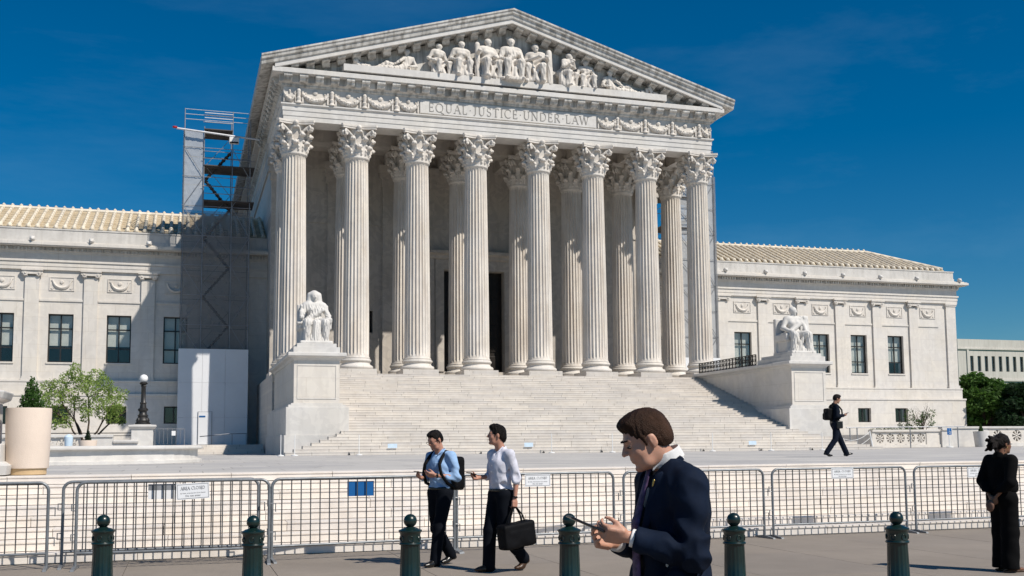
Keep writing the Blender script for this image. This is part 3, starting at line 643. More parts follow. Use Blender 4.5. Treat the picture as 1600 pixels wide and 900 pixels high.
def volute_mesh():
    mb = MB()
    for s in (-1, 1):
        pts = [(s * (.36 + .155 * (1 - t) * math.cos(t * 4.4 * math.pi)), -.08 - .05 * t, -.0 + .155 * (1 - t) * math.sin(t * 4.4 * math.pi)) for t in np.linspace(0, .93, 30)]
        mb.tube(pts, [.06 - .025 * i / 29 for i in range(30)], 5); mb.lathe([(0, -.05), (.06, -.03), (.06, .03), (0, .05)], 8, (s * .36, -.13, 0))
        mb.cbox((s * .36, -.03, 0), (.14, .05, .14))
    mb.cbox((0, -.06, .06), (.34, .07, .08)); mb.cbox((0, -.08, .20), (.56, .12, .05)); mb.cbox((0, -.09, -.02), (.20, .05, .03))
    return mb.mesh('ionic_capital', 45)
ion_me = volute_mesh()
def relief_mesh():
    mb = MB(); mb.box(-.74, .74, -.012, .02, -.42, .42)
    for x0, x1, z0, z1 in ((-.8, .8, .42, .47), (-.8, .8, -.47, -.42), (-.8, -.74, -.42, .42), (.74, .8, -.42, .42)): mb.box(x0, x1, -.05, .02, z0, z1)
    pts = [(.56 * math.cos(a), -.05, .28 + .56 * math.sin(a)) for a in np.linspace(math.pi * 1.02, math.pi * 1.98, 15)]; mb.tube(pts, [.05 + .07 * math.sin(math.pi * i / 14) for i in range(15)], 6)
    mb.lathe([(0, -.08), (.11, -.06), (.14, 0), (0, .03)], 10, (0, 0, 0)); q = 40; mb.v[-q:] = [(x, z_ - .02, .14 + y_) for x, y_, z_ in mb.v[-q:]]
    for sx_ in (-.6, .6):
        for sz in (-.3, .25): mb.cbox((sx_, -.03, sz), (.07, .03, .07), rotm('Y', 45))
    return mb.mesh('relief_panel', 50)
rel_me = relief_mesh()
def lion_mesh():
    V, Q = sculpt([ell((0, -.1, 0), (.17, .16, .18)), ell((0, -.25, -.05), (.09, .11, .08), .04), ell((-.12, -.1, .14), (.05, .05, .05), .02), ell((.12, -.1, .14), (.05, .05, .05), .02), cut(ell((0, -.36, -.10), (.05, .05, .025), .01)), ell((0, 0, 0), (.2, .08, .21), .03)], .03)
    mb = MB(); mb.add(V.tolist(), [tuple(map(int, q)) for q in Q]); return mb.mesh('lion_head', 180)
lion_me = lion_mesh()
XE = 45.6
for s in (-1, 1):
    W_ = empty('wing', CH)
    sg = (lambda a, b: (a, b)) if s > 0 else (lambda a, b: (-b, -a))
    def bxs(mb, a, b, *r): x0, x1 = sg(a, b); return mb.box(x0, x1, *r)
    x0, x1 = sg(14.33, XE)
    holes = [(*sg(b - .8, b + .8), 6.25, 9.56) for b in bays if b > 17]
    # main storey wall; the last bay before the corner pilaster is blind
    wall_holes(MB(), x0, x1, 4.9, 12.56, YG, holes, .40).build('wing_wall', 'marble', CH)
    bh = [(*sg(b - .64, b + .64), 2.05, 3.25) for b in bays if b > 17]
    wall_holes(MB(), *sg(14.33, XE + .35), -.2, 3.95, YG - .42, bh, .40).build('wing_base', 'marble', CH)
    b_ = MB(); bxs(b_, 14.33, XE + .40, YG - .48, YG + .3, 3.951, 4.10); bxs(b_, 14.33, XE + .18, YG - .26, YG + .3, 4.101, 4.90); bxs(b_, 14.33, XE + .22, YG - .30, YG - .002, 4.901, 5.02)
    b_.build('base_course', 'marble', CH)
    en = MB()
    for (o0, z0, z1) in ((.16, 12.56, 12.80), (.19, 12.801, 13.10), (.26, 13.101, 13.24), (.14, 13.241, 13.72), (.22, 13.721, 13.82), (.80, 14.10, 14.16), (.88, 14.161, 14.34), (.80, 14.341, 14.40), (.62, 14.401, 14.48)):
        bxs(en, 14.33, XE + o0, YG - o0, YG + .35, z0, z1)
    bxs(en, 14.33, XE + .30, YG - .30, YG + .35, 13.821, 14.099)
    en.build('wing_entablature', 'marble', CH)
    pp = MB(); bxs(pp, 14.33, XE + .02, YG - .06, YG + .5, 14.481, 14.78); bxs(pp, 14.33, XE - .03, YG - .02, YG + .5, 14.781, 15.36); bxs(pp, 14.33, XE + .02, YG - .06, YG + .5, 15.361, 15.46); pp.build('parapet', 'marble_grey', CH)
    dn = MB(); x = 14.5
    while x < XE: bxs(dn, x, x + .13, YG - .44, YG - .30, 13.86, 14.06); x += .235
    tag(dn.build('dentils', 'marble_weathered', CH), kind='stuff')
    # end wall
    for (xa, z0, z1) in ((XE, 4.9, 12.56), (XE + .35, -.2, 3.95)):
        e = MB(); X = s * xa; e.add([(X, YG - (.42 if z0 < 0 else 0), z0), (X, 46, z0), (X, 46, z1), (X, YG - (.42 if z0 < 0 else 0), z1)], [(0, 1, 2, 3)]); e.build('wing_end_wall', 'marble', CH)
    for (o0, z0, z1) in ((.162, 12.56, 13.72), (.88, 14.10, 14.4), (.3, 13.72, 14.1), (.0, 14.48, 15.46)):
        e = MB(); xx = sorted((s * (XE - .4), s * (XE + o0 - .002))); e.box(*xx, YG + .36, 46, z0, z1); e.build('wing_end_cornice', 'marble', CH)
    for k, x in enumerate(pils):
        X = s * x
        if x < 15.5: continue
        p = MB().box(X - .45, X + .45, YG - .14, YG - .002, 5.26, 12.10).box(X - .53, X + .53, YG - .22, YG - .002, 5.021, 5.14).box(X - .49, X + .49, YG - .18, YG - .002, 5.141, 5.259).build('pilaster', 'marble', CH)
        obj('capital', ion_me, 'marble_carved', p, (X, YG - .14, 12.28)).scale = (1.2, 1.2, 1.25)
        obj('lion_head', lion_me, 'marble_statue', CH, (X, YG - .72, 14.56))
    X = s * (XE - .56); p = MB().box(X - .5, X + .5, YG - .14, YG - .002, 5.26, 12.3).box(X - .56, X + .56, YG - .20, YG - .002, 12.301, 12.42).box(X - .6, X + .6, YG - .24, YG - .002, 12.421, 12.558).box(X - .56, X + .58, YG - .22, YG - .003, 5.021, 5.259).build('pilaster', 'marble', CH)
    obj('lion_head', lion_me, 'marble_statue', CH, (s * XE, YG - .72, 14.56))
    allb = [b for b in bays if b > 17] + [P0 + PW * 5.42]
    for k, b in enumerate(allb):
        X = s * b; last = k == len(allb) - 1
        obj('relief_panel', rel_me, 'marble_carved', CH, (X, YG - .003, 11.63))
        MB().box(X - 1.38 if not last else X - 1.1, X + 1.38 if not last else X + 1.1, YG - .07, YG - .003, 10.42, 10.56).build('string_moulding', 'marble', CH)
        if not last:
            window(CH, X, 6.25, 9.56, 1.6, YG + .30, (.30, .70), (random.choice((.02, .35, .30)), 1.0) if random.random() < .8 else None)
            window(CH, X, 2.05, 3.25, 1.28, YG - .10, (), None)
            MB().box(X - .86, X + .86, YG - .07, YG + .02, 6.14, 6.245).build('sill', 'marble', CH)
    # tiled roof: ribs of cover tiles and stepped pans, hipped at the far end
    yr, zr, ye, ze = 19.4, 17.76, YG + .55, 15.50; xh = 40.6
    ribs = []; x = 14.6
    pan = MB(); ns = 8
    for q in range(ns):
        ya, yb = ye + (yr - ye) * q / ns, ye + (yr - ye) * (q + 1) / ns + .12; za = ze + (zr - ze) * q / ns
        xe = XE - .5 - (XE - .5 - xh) * (q) / ns
        xa, xb = sg(14.33, xe); pan.add([(xa, ya, za), (xb, ya, za), (xb, ya, za + .14), (xa, ya, za + .14), (xb, yb, za + .14 + (zr - ze) / ns), (xa, yb, za + .14 + (zr - ze) / ns)], [(0, 1, 2, 3), (3, 2, 4, 5)])
    pan.build('tile_pans', 'roof_tile', CH)
    X1 = s * (XE - .5); XH = s * xh; MB().add([(X1, ye, ze + .1), (X1, 40, ze + .1), (XH, 35, zr + .1), (XH, yr, zr + .1)], [(0, 1, 2, 3)]).build('hip_slope', 'roof_tile', CH)
    while x < XE - .7:
        t = 1 if x < xh else max(.05, (XE - .5 - x) / (XE - .5 - xh)); mb = MB(); pts = []; rr = []
        for q in range(ns):
            if q / ns > t: break
            a, b2 = q / ns, min((q + 1) / ns, t)
            for u, r_ in ((a, .14), (b2, .105)): pts.append((s * x, ye - .1 + (yr - ye + .1) * u, ze + .20 + (zr - ze) * u)); rr.append(r_)
        mb.tube(pts, rr, 7); mb.lathe([(0, 0), (.16, 0), (.17, .10), (.10, .22), (0, .26)], 7, (s * x, ye - .12, ze + .08)); mb.build('cover_tile', 'cover_tile', CH, 40)
        x += .583
    rd = MB(); rd.tube([(s * 14.4, yr, zr + .16), (s * xh, yr, zr + .16), (s * (XE - .6), ye + .1, ze + .25)], .17, 8)
    for q in range(45): rd.lathe([(0, 0), (.12, 0), (.12, .10), (0, .2)], 6, (s * (14.6 + .583 * q), yr, zr + .28)) if 14.6 + .583 * q < xh else None
    rd.build('roof_ridge', 'cover_tile', CH, 40)
    D.objects.remove(W_)

# ---- stair pedestals (cheek blocks) and their iron railings
for s in (-1, 1):
    sd = 'plain wall' if s < 0 else 'plain wall'
    pz = thing('stair_pedestal', ('white marble stair pedestal under the statue of a veiled woman' if s < 0 else 'white marble stair pedestal under the statue of a bare-chested man'), 'pedestal', (0, 0, 0))
    def bxs(mb, a, b, *r): x0, x1 = (a, b) if s > 0 else (-b, -a); return mb.box(x0, x1, *r)
    bxs(MB(), 12.17, 15.32, -12.16, -.4, -.02, .95).build('low_plinth', 'marble_clean', pz, bevel=.012)
    bxs(MB(), 12.22, 15.24, -12.08, -.35, .952, 2.30).build('base_block', 'marble_clean', pz, bevel=.012)
    b = MB(); bxs(b, 12.36, 15.12, -11.98, -.34, 2.301, 2.42); bxs(b, 12.50, 14.98, -11.87, -.33, 2.421, 2.50); b.build('base_moulding', 'marble_clean', pz)
    b = MB(); bxs(b, 12.64, 14.85, -11.75, -.33, 2.501, 4.60)
    b.build('die', 'marble', pz)
    b = MB(); bxs(b, 12.80, 12.83, -11.775, -11.751, 2.7, 4.35); bxs(b, 14.66, 14.69, -11.775, -11.751, 2.7, 4.35); bxs(b, 12.83, 14.66, -11.775, -11.751, 4.32, 4.35); bxs(b, 12.83, 14.66, -11.775, -11.751, 2.7, 2.73); b.build('panel_moulding', 'marble_clean', pz)
    x0, x1 = 12.64, 14.85
    pr_ = [(.0, 4.60), (.05, 4.62), (.10, 4.70), (.26, 4.76), (.30, 4.80), (.30, 4.93), (.26, 4.96), (-.3, 4.97)]
    pth = [(x0, -.30), (x0, -11.75), (x1, -11.75), (x1, -.30)]
    if s < 0: pth = [(-x1, -.30), (-x1, -11.75), (-x0, -11.75), (-x0, -.30)]
    b = MB().sweep(pr_, pth); bxs(b, x0 + .2, x1 - .2, -11.55, -.3, 4.70, 4.969); b.build('cap', 'marble_clean', pz)
    bxs(MB(), 12.62, 14.88, -11.72, -8.1, 4.972, 5.25).build('upper_block', 'marble_clean', pz, bevel=.01)
    bxs(MB(), 12.78, 14.70, -11.62, -8.3, 5.252, 5.43).build('statue_base', 'marble_clean', pz, bevel=.01)
    # railing of pierced iron along the inner edge
    rl = thing('iron_railing', ('black pierced iron railing behind the veiled woman statue' if s < 0 else 'black pierced iron railing behind the bare-chested man statue'), 'railing', (s * 12.60, 0, 0))
    ya, yb, z0, z1 = -.75, -8.0, 4.97, 5.60
    MB().box(-.04, .04, yb, ya, z1, z1 + .05).box(-.03, .03, yb, ya, z0 + .005, z0 + .05).box(-.025, .025, yb, ya, z0 + .30, z0 + .33).build('rail', 'iron', rl)
    n = 18
    for i in range(n + 1):
        y = yb + (ya - yb) * i / n
        MB().box(-.03, .03, y - .025, y + .025, z0 + .051, z1 - .001).build('baluster', 'iron', rl)
        if i < n:
            mb = MB(); w = (ya - yb) / n
            for zz in (z0 + .175, z0 + .475):
                for q in (.3, .7):
                    pts = [(0, y + w * q + .075 * math.cos(a), zz + .115 * math.sin(a)) for a in np.linspace(0, 2 * math.pi, 11)[:-1]]; mb.tube(pts, .020, 4, closed=True)
            mb.build('ring_panel', 'iron', rl)
# ================================================================== sculpture
def folds(amp, fx, fz, seed, zmax=None):
    """draped cloth: ridged folds that hang and fan out, fading towards bare skin above zmax"""
    p = np.random.RandomState(seed).uniform(0, 6.28, 6)
    def f(X, Y, Z):
        bend = 1.4 * np.sin(Z * fz * .5 + p[0]) + .9 * np.sin(Z * fz * .21 + X * 2.3 + p[1])
        a = 1 - 2 * np.abs(np.sin(.5 * (X * fx + Y * fx * .55 + bend * 1.6 + p[2]))); b = 1 - 2 * np.abs(np.sin(.5 * (X * fx * .62 - Y * fx * .9 + bend + Z * fz * .8 + p[3])))
        w = 1.0 if zmax is None else np.clip((zmax - Z) / (.12 * zmax), 0, 1)
        return -amp * (.7 * a + .5 * b) * w
    return f
def head_prims(c, r, fwd, beard=False, hair='short'):
    """carved head of radius r at c looking along fwd (x,y)"""
    c = np.array(c, float); f = np.array((fwd[0], fwd[1], 0.)); f /= np.linalg.norm(f); s = np.array((-f[1], f[0], 0)); u = np.array((0, 0, 1.)); P = []
    P += [ell(c + u * .12 * r, (.86 * r, .86 * r, .98 * r), .02 * 1), cone(c + f * .25 * r, c + f * .35 * r - u * .75 * r, .62 * r, .42 * r, .3 * r), cone(c + f * .84 * r + u * .1 * r, c + f * 1.02 * r - u * .28 * r, .09 * r, .17 * r, .08 * r)]
    for q in (-1, 1): P += [cut(ell(c + f * .86 * r + s * q * .33 * r + u * .06 * r, (.16 * r, .16 * r, .12 * r), .05 * r)), cone(c + f * .74 * r + s * q * .15 * r + u * .24 * r, c + f * .66 * r + s * q * .55 * r + u * .2 * r, .10 * r, .08 * r, .06 * r)]
    P += [cut(cone(c + f * .95 * r + s * .2 * r - u * .5 * r, c + f * .95 * r - s * .2 * r - u * .5 * r, .05 * r, .05 * r, .03 * r))]
    P += [cone(c - f * .1 * r - u * .5 * r, c - f * .18 * r - u * 1.35 * r, .50 * r, .56 * r, .25 * r)]
    if beard: P += [ell(c + f * .55 * r - u * .85 * r, (.45 * r, .45 * r, .5 * r), .2 * r)]
    if hair: P += [ell(c - f * .12 * r + u * .30 * r, (.98 * r, .98 * r, .93 * r), .06 * r)]
    return P
def seated(S, face=(0, -1), lean=0, arms=None, knees=(.17, -.17), bare=False, beard=False, turn=None, dz=0.0, robe=True, wide=1.0):
    """seated classical figure about S tall, facing fwd; feet at z 0.  local axes: F forward, Sd to its left"""
    f = np.array((face[0], face[1], 0.)); f /= np.linalg.norm(f); s = np.array((-f[1], f[0], 0)); u = np.array((0, 0, 1.)); o = np.zeros(3)
    q = lambda a, b, c: (f * a + s * b + u * c) * S
    P = [cone(q(-.02, .09, .40), q(-.02, -.09, .40), .12 * S, None, .04 * S), cone(q(-.03, 0, .42), q(lean * .5, 0, .62), .125 * S, .135 * S, .06 * S, f, .8), cone(q(lean * .9, .10, .74), q(lean * .9, -.10, .74), .085 * S, None, .06 * S)]
    P += [ell(q(lean * .7 + .04, .06, .66), (.08 * S, .08 * S, .07 * S), .03 * S), ell(q(lean * .7 + .04, -.06, .66), (.08 * S, .08 * S, .07 * S), .03 * S)]
    for i, kx in enumerate(knees):
        sg = 1 if kx > 0 else -1; lift = [.0, .0][i]
        P += [cone(q(0, sg * .09, .42), q(.30, kx * .8, .40 + lift), .10 * S, .075 * S, .03 * S), cone(q(.30, kx * .8, .39 + lift), q(.27, kx * .85, .06), .075 * S, .048 * S, .02 * S), cone(q(.25, kx * .85, .03), q(.38, kx * .95, .02), .042 * S, .035 * S, .02 * S)]
    if robe: P += [cone(q(.06, .08, .34), q(.14, .10, .05), .10 * S * wide, .12 * S * wide, .04 * S), cone(q(.06, -.08, .34), q(.14, -.10, .05), .10 * S * wide, .12 * S * wide, .04 * S), cone(q(.26, .10, .37), q(.24, -.07, .05), .035 * S, .05 * S, .03 * S), cone(q(.22, -.05, .36), q(.26, .04, .05), .035 * S, .05 * S, .03 * S), cone(q(.08, .14, .66), q(.10, -.12, .48), .045 * S, .05 * S, .03 * S)]
    arms = arms or [((.05, .25, .55), (.22, .18, .45)), ((.05, -.25, .55), (.22, -.18, .45))]
    for i, (el, ha) in enumerate(arms):
        sg = 1 if i == 0 else -1
        P += [cone(q(lean * .9, sg * .16, .74), q(*el), .062 * S, .05 * S, .03 * S), cone(q(*el), q(*ha), .05 * S, .035 * S, .02 * S), ell(q(ha[0] + .02, ha[1], ha[2]), (.045 * S, .045 * S, .04 * S), .02 * S)]
    P += head_prims(q(lean + .03, 0, .905), .083 * S, turn if turn is not None else face, beard)
    return P
def shift(P, off):
    off = np.array(off, float); out = []
    for p in P:
        if p[0] == '-': out.append(('-', shift([p[1]], off)[0])); continue
        p = list(p); p[1] = p[1] + off
        if p[0] == 'c': p[2] = p[2] + off
        out.append(tuple(p))
    return out
ZL = ZC1 + .62; YL = EY - .02
ped = []
# central enthroned figure with rayed crown and scales on the lap
A = seated(3.0, (0, -1), arms=[((.05, .22, .52), (.26, .14, .44)), ((.05, -.22, .52), (.26, -.14, .44))], wide=1.15)
for k in range(7):
    a = math.pi * (.1 + .8 * k / 6); A.append(cone((.22 * math.cos(a), -.02, 2.88 + .12 * math.sin(a)), (.34 * math.cos(a), -.02, 2.96 + .26 * math.sin(a)), .035, .02, .02))
A += [rbox((0, .30, 1.2), (.55, .12, 1.1), .04, .02), rbox((0, -.55, .02), (.5, .5, .08), .03, .02)]
ped.append(('liberty', A, 0.08, 3.0, 1))
ped.append(('guard', seated(2.75, (.35, -1), .05, [((.10, .22, .58), (.30, .02, .50)), ((.02, -.26, .55), (.2, -.30, .62))], (.2, -.2), turn=(.8, -1)) + [cone((-.62, -.45, .1), (-.62, -.38, 2.05), .17, .14, .03), ell((-.62, -.36, 2.2), (.16, .16, .22), .05)], -1.60, 2.7, 2))
ped.append(('guard', seated(2.75, (-.3, -1), .03, [((.08, .26, .60), (.36, .24, .58)), ((.02, -.24, .58), (.34, .10, .60))], (.2, -.2), beard=True, turn=(.2, -1)) + [cone((.72, -.5, .05), (.70, -.45, 2.0), .21, .17, .03), ell((.70, -.44, 2.12), (.17, .17, .24), .05)], 1.78, 2.6, 3))
ped.append(('council', seated(2.35, (.2, -1), .10, [((.10, .20, .55), (.28, .10, .50)), ((.04, -.24, .52), (.26, -.16, .42))], wide=1.25, turn=(.3, -1)), -3.38, 2.3, 4))
ped.append(('council', seated(2.3, (.75, -1), .16, [((.20, .18, .62), (.26, .06, .80)), ((.16, -.20, .58), (.28, -.04, .72))], wide=1.3, beard=True, turn=(1, -.5)), 3.70, 2.3, 5))
ped.append(('scholar', seated(2.05, (.5, -1), .12, [((.10, .24, .50), (.30, .10, .44)), ((.06, -.28, .50), (.24, -.22, .40))], (.28, -.14), turn=(1, -.35)), -4.95, 2.0, 6))
ped.append(('scholar', seated(2.02, (-.1, -1), .02, [((.04, .24, .52), (.14, .26, .36)), ((.04, -.24, .52), (.18, -.12, .40))], (.24, -.16), turn=(-1, -.4)), 5.28, 2.0, 7))
def reclining(sx):
    """figure lying on one elbow, legs stretched toward the corner; sx is the way the legs point"""
    P = [cone((0, 0, .32), (sx * .35, -.02, .26), .30, .26, .1), cone((0, 0, .36), (-sx * .18, 0, .86), .27, .26, .1, (0, 1, 0), .8), cone((-sx * .2 - .22, 0, .98), (-sx * .2 + .22, 0, .98), .14, None, .1)]
    P += [cone((sx * .3, .02, .30), (sx * 1.05, -.08, .52), .20, .16, .06), cone((sx * 1.05, -.08, .50), (sx * 1.75, -.05, .12), .15, .09, .05), cone((sx * .3, -.12, .22), (sx * 1.2, -.2, .18), .20, .15, .05), cone((sx * 1.2, -.2, .18), (sx * 2.05, -.18, .1), .14, .08, .04), cone((sx * 2.05, -.18, .1), (sx * 2.15, -.2, .2), .07, .06, .02)]
    P += [cone((-sx * .42, 0, .96), (-sx * .62, -.15, .45), .12, .10, .05), cone((-sx * .62, -.15, .45), (-sx * .2, -.35, .35), .10, .07, .04), cone((sx * .05, -.05, .98), (sx * .35, -.3, .66), .12, .1, .05), cone((sx * .35, -.3, .66), (sx * .62, -.3, .46), .09, .07, .04)]
    P += [cone((-sx * .7, .1, .12), (sx * .4, .1, .10), .16, .14, .1)]
    return P + head_prims((-sx * .1, -.05, 1.34), .18, (sx * .8, -1))
ped.append(('reclining', reclining(-1), -6.95, 1.6, 8))
ped.append(('reclining', shift(reclining(1), (0, 0, 0)), 7.15, 1.6, 9))
for nm, P, x, S, sd in ped:
    lo_ = -.25
    me = sculpt_mesh('sculpted_figure', P, .030, folds(.026, 36, 5, sd, S * (.74 if sd not in (2, 3) else .5)))
    obj('sculpted_figure', me, 'marble_carved', pd, (x, YL + .02, ZL - .02)).scale = (1.22 if S < 2.4 and S > 1.7 else 1.12, 1, 1.0)
lion = sculpt_mesh('sculpted_group', [ell((0, 0, .26), (.28, .24, .26), .1), ell((.42, 0, .2), (.3, .2, .18), .1), ell((-.1, -.15, .42), (.17, .17, .16), .06), ell((.75, 0, .16), (.18, .14, .22), .1)], .04, folds(.03, 40, 15, 3))
obj('sculpted_group', lion, 'marble_carved', pd, (-10.0, YL, ZL - .01))
bk = MB()
for i, (x, a, hh) in enumerate(((0, 4, .30), (.32, 2, .48), (.62, -28, .62), (.9, -80, .45))):
    bk.cbox((x, 0, hh * .5 if a > -60 else .14), (.11, .22, hh * .5), rotm('Y', a))
bk.build('carved_books', 'marble_carved', pd, loc=(9.35, YL, ZL + .01), bevel=.02)

# ---- the two seated statues by the stairs
def chair(s, back):
    return [rbox((0, .15, .62), (.62 * s, .55 * s, .60), .04, .03), rbox((0, .72, 1.15), (.74 * s, .10, .95), .04, .03), rbox((-.66, .1, .98), (.10, .60, .16), .05, .03), rbox((.66, .1, .98), (.10, .60, .16), .05, .03), rbox((0, -.1, .06), (.78, 1.0, .08), .02, .02)]
st = thing('statue', 'seated marble statue of a veiled woman on the stair pedestal', 'statue', (-13.74, -10.35, 5.432))
A = seated(2.72, (0, -1), .0, [((.04, .25, .55), (.20, .24, .47)), ((.06, -.24, .54), (.22, -.25, .50))], (.22, -.20), wide=1.35, turn=(.15, -1))
A += [cone((.05, -.66, 1.05), (.0, -.70, .08), .22, .27, .08), cone((.30, -.5, 1.0), (.36, -.55, .1), .2, .24, .06), cone((-.30, -.5, 1.0), (-.36, -.55, .1), .2, .24, .06), cone((.20, .03, 2.55), (.24, .06, 1.95), .16, .20, .08), cone((-.20, .03, 2.55), (-.24, .06, 1.95), .16, .20, .08), ell((0, .06, 2.58), (.24, .22, .23), .06), cone((-.45, .05, 1.95), (.45, .05, 1.95), .19, None, .12)]
obj('figure', sculpt_mesh('figure', A, .022, folds(.024, 58, 6, 21, 2.12)), 'marble_statue', st)
obj('throne', sculpt_mesh('throne', chair(1, 1), .04), 'marble_statue', st)
sm = [cone((-.68, -.42, 1.15), (-.68, -.40, 1.62), .15, .12, .05), cone((-.68, -.40, 1.6), (-.68, -.38, 1.8), .10, .07, .04), ell((-.68, -.38, 1.93), (.09, .09, .11), .02), cone((-.60, -.42, 1.68), (-.52, -.5, 1.5), .05, .04, .03), rbox((-.68, -.40, 1.08), (.2, .2, .05), .02, .02)]
obj('small_figure', sculpt_mesh('small_figure', sm, .03, folds(.010, 70, 12, 5)), 'marble_statue', st)
obj('book', sculpt_mesh('book', [rbox((.66, -.45, 1.26), (.13, .30, .10), .02, .02, rotm('X', 15)), ell((.66, -.66, 1.24), (.15, .09, .09), .05)], .03), 'marble_statue', st)
st = thing('statue', 'seated marble statue of a bare-chested man with a tablet on the stair pedestal', 'statue', (13.70, -10.35, 5.432))
A = seated(2.78, (0, -1), .0, [((.06, .24, .58), (.18, .20, .47)), ((.04, -.26, .55), (.22, -.18, .46))], (.22, -.20), wide=1.3, turn=(.7, -1))
A += [ell((.12, -.10, 1.98), (.19, .14, .15), .06), ell((-.12, -.10, 1.98), (.19, .14, .15), .06)]
obj('figure', sculpt_mesh('figure', A, .022, folds(.024, 58, 6, 33, 1.30)), 'marble_statue', st)
obj('throne', sculpt_mesh('throne', chair(1, 1), .04), 'marble_statue', st)
obj('tablet', sculpt_mesh('tablet', [rbox((.66, -.10, 1.62), (.24, .07, .60), .06, .04, rotm('X', -8)), ell((.70, -.12, 2.18), (.12, .09, .12), .05), cone((.62, -.55, 1.15), (.66, -.75, .15), .17, .20, .08)], .03, folds(.012, 50, 7, 8)), 'marble_statue', st)
# ================================================================== scaffolds
def scaffold(s, label, full):
    t = thing('scaffold', label, 'scaffold', (0, 0, 0), group=None)
    xs = [20.2, 18.9, 17.0, 15.8]; ys = [10.8, 13.3]; ztop = 23.7; zb = .55
    def X(x): return s * x
    for x in xs:
        for y in ys:
            MB().tube([(X(x), y, zb), (X(x), y, 22.5 if x == 18.9 else ztop)], .035, 6).build('post', 'steel_pipe', t)
    zl = np.arange(zb + 2.0, 22.4, 2.05)
    for z in list(zl):
        for y in ys: MB().tube([(X(20.3), y, z), (X(15.7), y, z)], .024, 5).build('ledger', 'steel_pipe', t)
        for x in (20.2, 15.8): MB().tube([(X(x), ys[0] - .1, z), (X(x), ys[1] + .1, z)], .024, 5).build('transom', 'steel_pipe', t)
    for i, z in enumerate(zl[:-1]):
        a, b = (20.2, 18.9) if i % 2 else (18.9, 20.2); MB().tube([(X(a), ys[0] - .02, z), (X(b), ys[0] - .02, z + 2.05)], .022, 5).build('brace', 'steel_pipe', t)
        a, b = (17.0, 15.8) if i % 2 else (15.8, 17.0); MB().tube([(X(a), ys[0] - .02, z), (X(b), ys[0] - .02, z + 2.05)], .022, 5).build('brace', 'steel_pipe', t)
        if not full: MB().tube([(X(20.2), ys[0] if i % 2 else ys[1], z), (X(20.2), ys[1] if i % 2 else ys[0], z + 2.05)], .03, 5).build('brace', 'steel_pipe', t); MB().tube([(X(18.9), ys[0] - .02, z), (X(17.0), ys[0] - .02, z + 2.05)], .022, 5).build('brace', 'steel_pipe', t)
    # stair flights zigzag
    for i, z in enumerate(zl[1:-1]):
        a, b = (18.8, 17.1) if i % 2 else (17.1, 18.8); mb = MB()
        for dy in (0, .6): mb.tube([(X(a), 11.5 + dy, z), (X(b), 11.5 + dy, z + 2.05)], .05, 5)
        for k in range(9): u = (k + .5) / 9; xx = a + (b - a) * u; mb.box(*sorted((X(xx) - .12, X(xx) + .12)), 11.5, 12.1, z + 2.05 * u - .02, z + 2.05 * u + .02)
        mb.build('stair_flight', 'plank_dark', t)
        MB().tube([(X(a), 11.45, z + .95), (X(b), 11.45, z + 3.0)], .02, 5).build('handrail', 'steel_pipe', t)
    for z, a, b in ((17.3, 18.9, 15.5), (19.75, 18.9, 15.5), (22.3, 18.9, 17.0)):
        for k in range(4): MB().box(*sorted((X(a), X(b))), 10.72 + k * .62, 11.30 + k * .62, z, z + .06).build('plank', 'plank_dark', t)
        for dz in (.5, 1.0): MB().tube([(X(a + .1), 10.72, z + dz), (X(b), 10.72, z + dz)], .025, 5).build('guard_rail', 'steel_pipe', t)
    for dz in (22.95, 23.3, 23.65):
        MB().tube([(X(20.2), 10.8, dz), (X(15.8), 10.8, dz)], .024, 5).build('guard_rail', 'steel_bright', t)
        MB().tube([(X(20.2), 10.8, dz), (X(20.2), 13.3, dz)], .024, 5).build('guard_rail', 'steel_bright', t)
    for z in (22.8, 23.1, 23.45): MB().box(*sorted((X(18.9), X(17.0))), 10.74, 10.77, z, z + .06).build('guard_board', 'steel_bright', t)
    # netting: front with an open notch at the top, outer side, and back
    nm = 'netting' if full else 'netting_pale'
    def sheet(pts, sub=1): return MB().add(pts, [tuple(range(len(pts)))])
    rnd = random.Random(4)
    def netf(x0, x1, z0, z1, y):
        mb = MB(); nx, nz = 14, 44; vs = [(X(x0 + (x1 - x0) * i / nx), y + .0 + rnd.uniform(-.02, .02), z0 + (z1 - z0) * j / nz) for j in range(nz + 1) for i in range(nx + 1)]
        return mb.add(vs, [(j * (nx + 1) + i, j * (nx + 1) + i + 1, (j + 1) * (nx + 1) + i + 1, (j + 1) * (nx + 1) + i) for j in range(nz) for i in range(nx)])
    zt = 22.2
    if full:
        netf(20.28, 15.74, 7.05, 16.6, 10.87).build('netting', nm, t, 180); netf(20.28, 18.95, 16.6, zt, 10.87).build('netting', 'netting_pale', t, 180)  # upper sheet is paler: its sunlit tone is put into the colour
        mb = sheet([(X(20.3), 10.68, 7.05), (X(20.3), 13.35, 7.05), (X(20.3), 13.35, zt), (X(20.3), 10.68, zt)]); mb.build('netting', nm, t)
    else:
        netf(20.28, 15.74, 2.0, 21.6, 10.87).build('netting', nm, t, 180)
        mb = sheet([(X(20.3), 10.68, 2), (X(20.3), 13.35, 2), (X(20.3), 13.35, 21.6), (X(20.3), 10.68, 21.6)]); mb.build('netting', nm, t)
    # hoarding at the foot
    hx = [20.3, 18.75, 17.25, 15.75]; hz = [.55, 2.4, 4.75, 7.04]
    for i in range(3):
        for j in range(3):
            x0, x1 = sorted((X(hx[i]), X(hx[i + 1]))); MB().box(x0 + .006, x1 - .006, 10.55, 10.60, hz[j] + .005, hz[j + 1] - .005).build('hoarding_panel', 'hoarding', t)
            if i == 0:
                for q in range(2): MB().box(X(20.3) - .02, X(20.3) + .02, 10.62 + q * 1.37, 11.97 + q * 1.36, hz[j] + .005, hz[j + 1] - .005).build('hoarding_panel', 'hoarding', t)
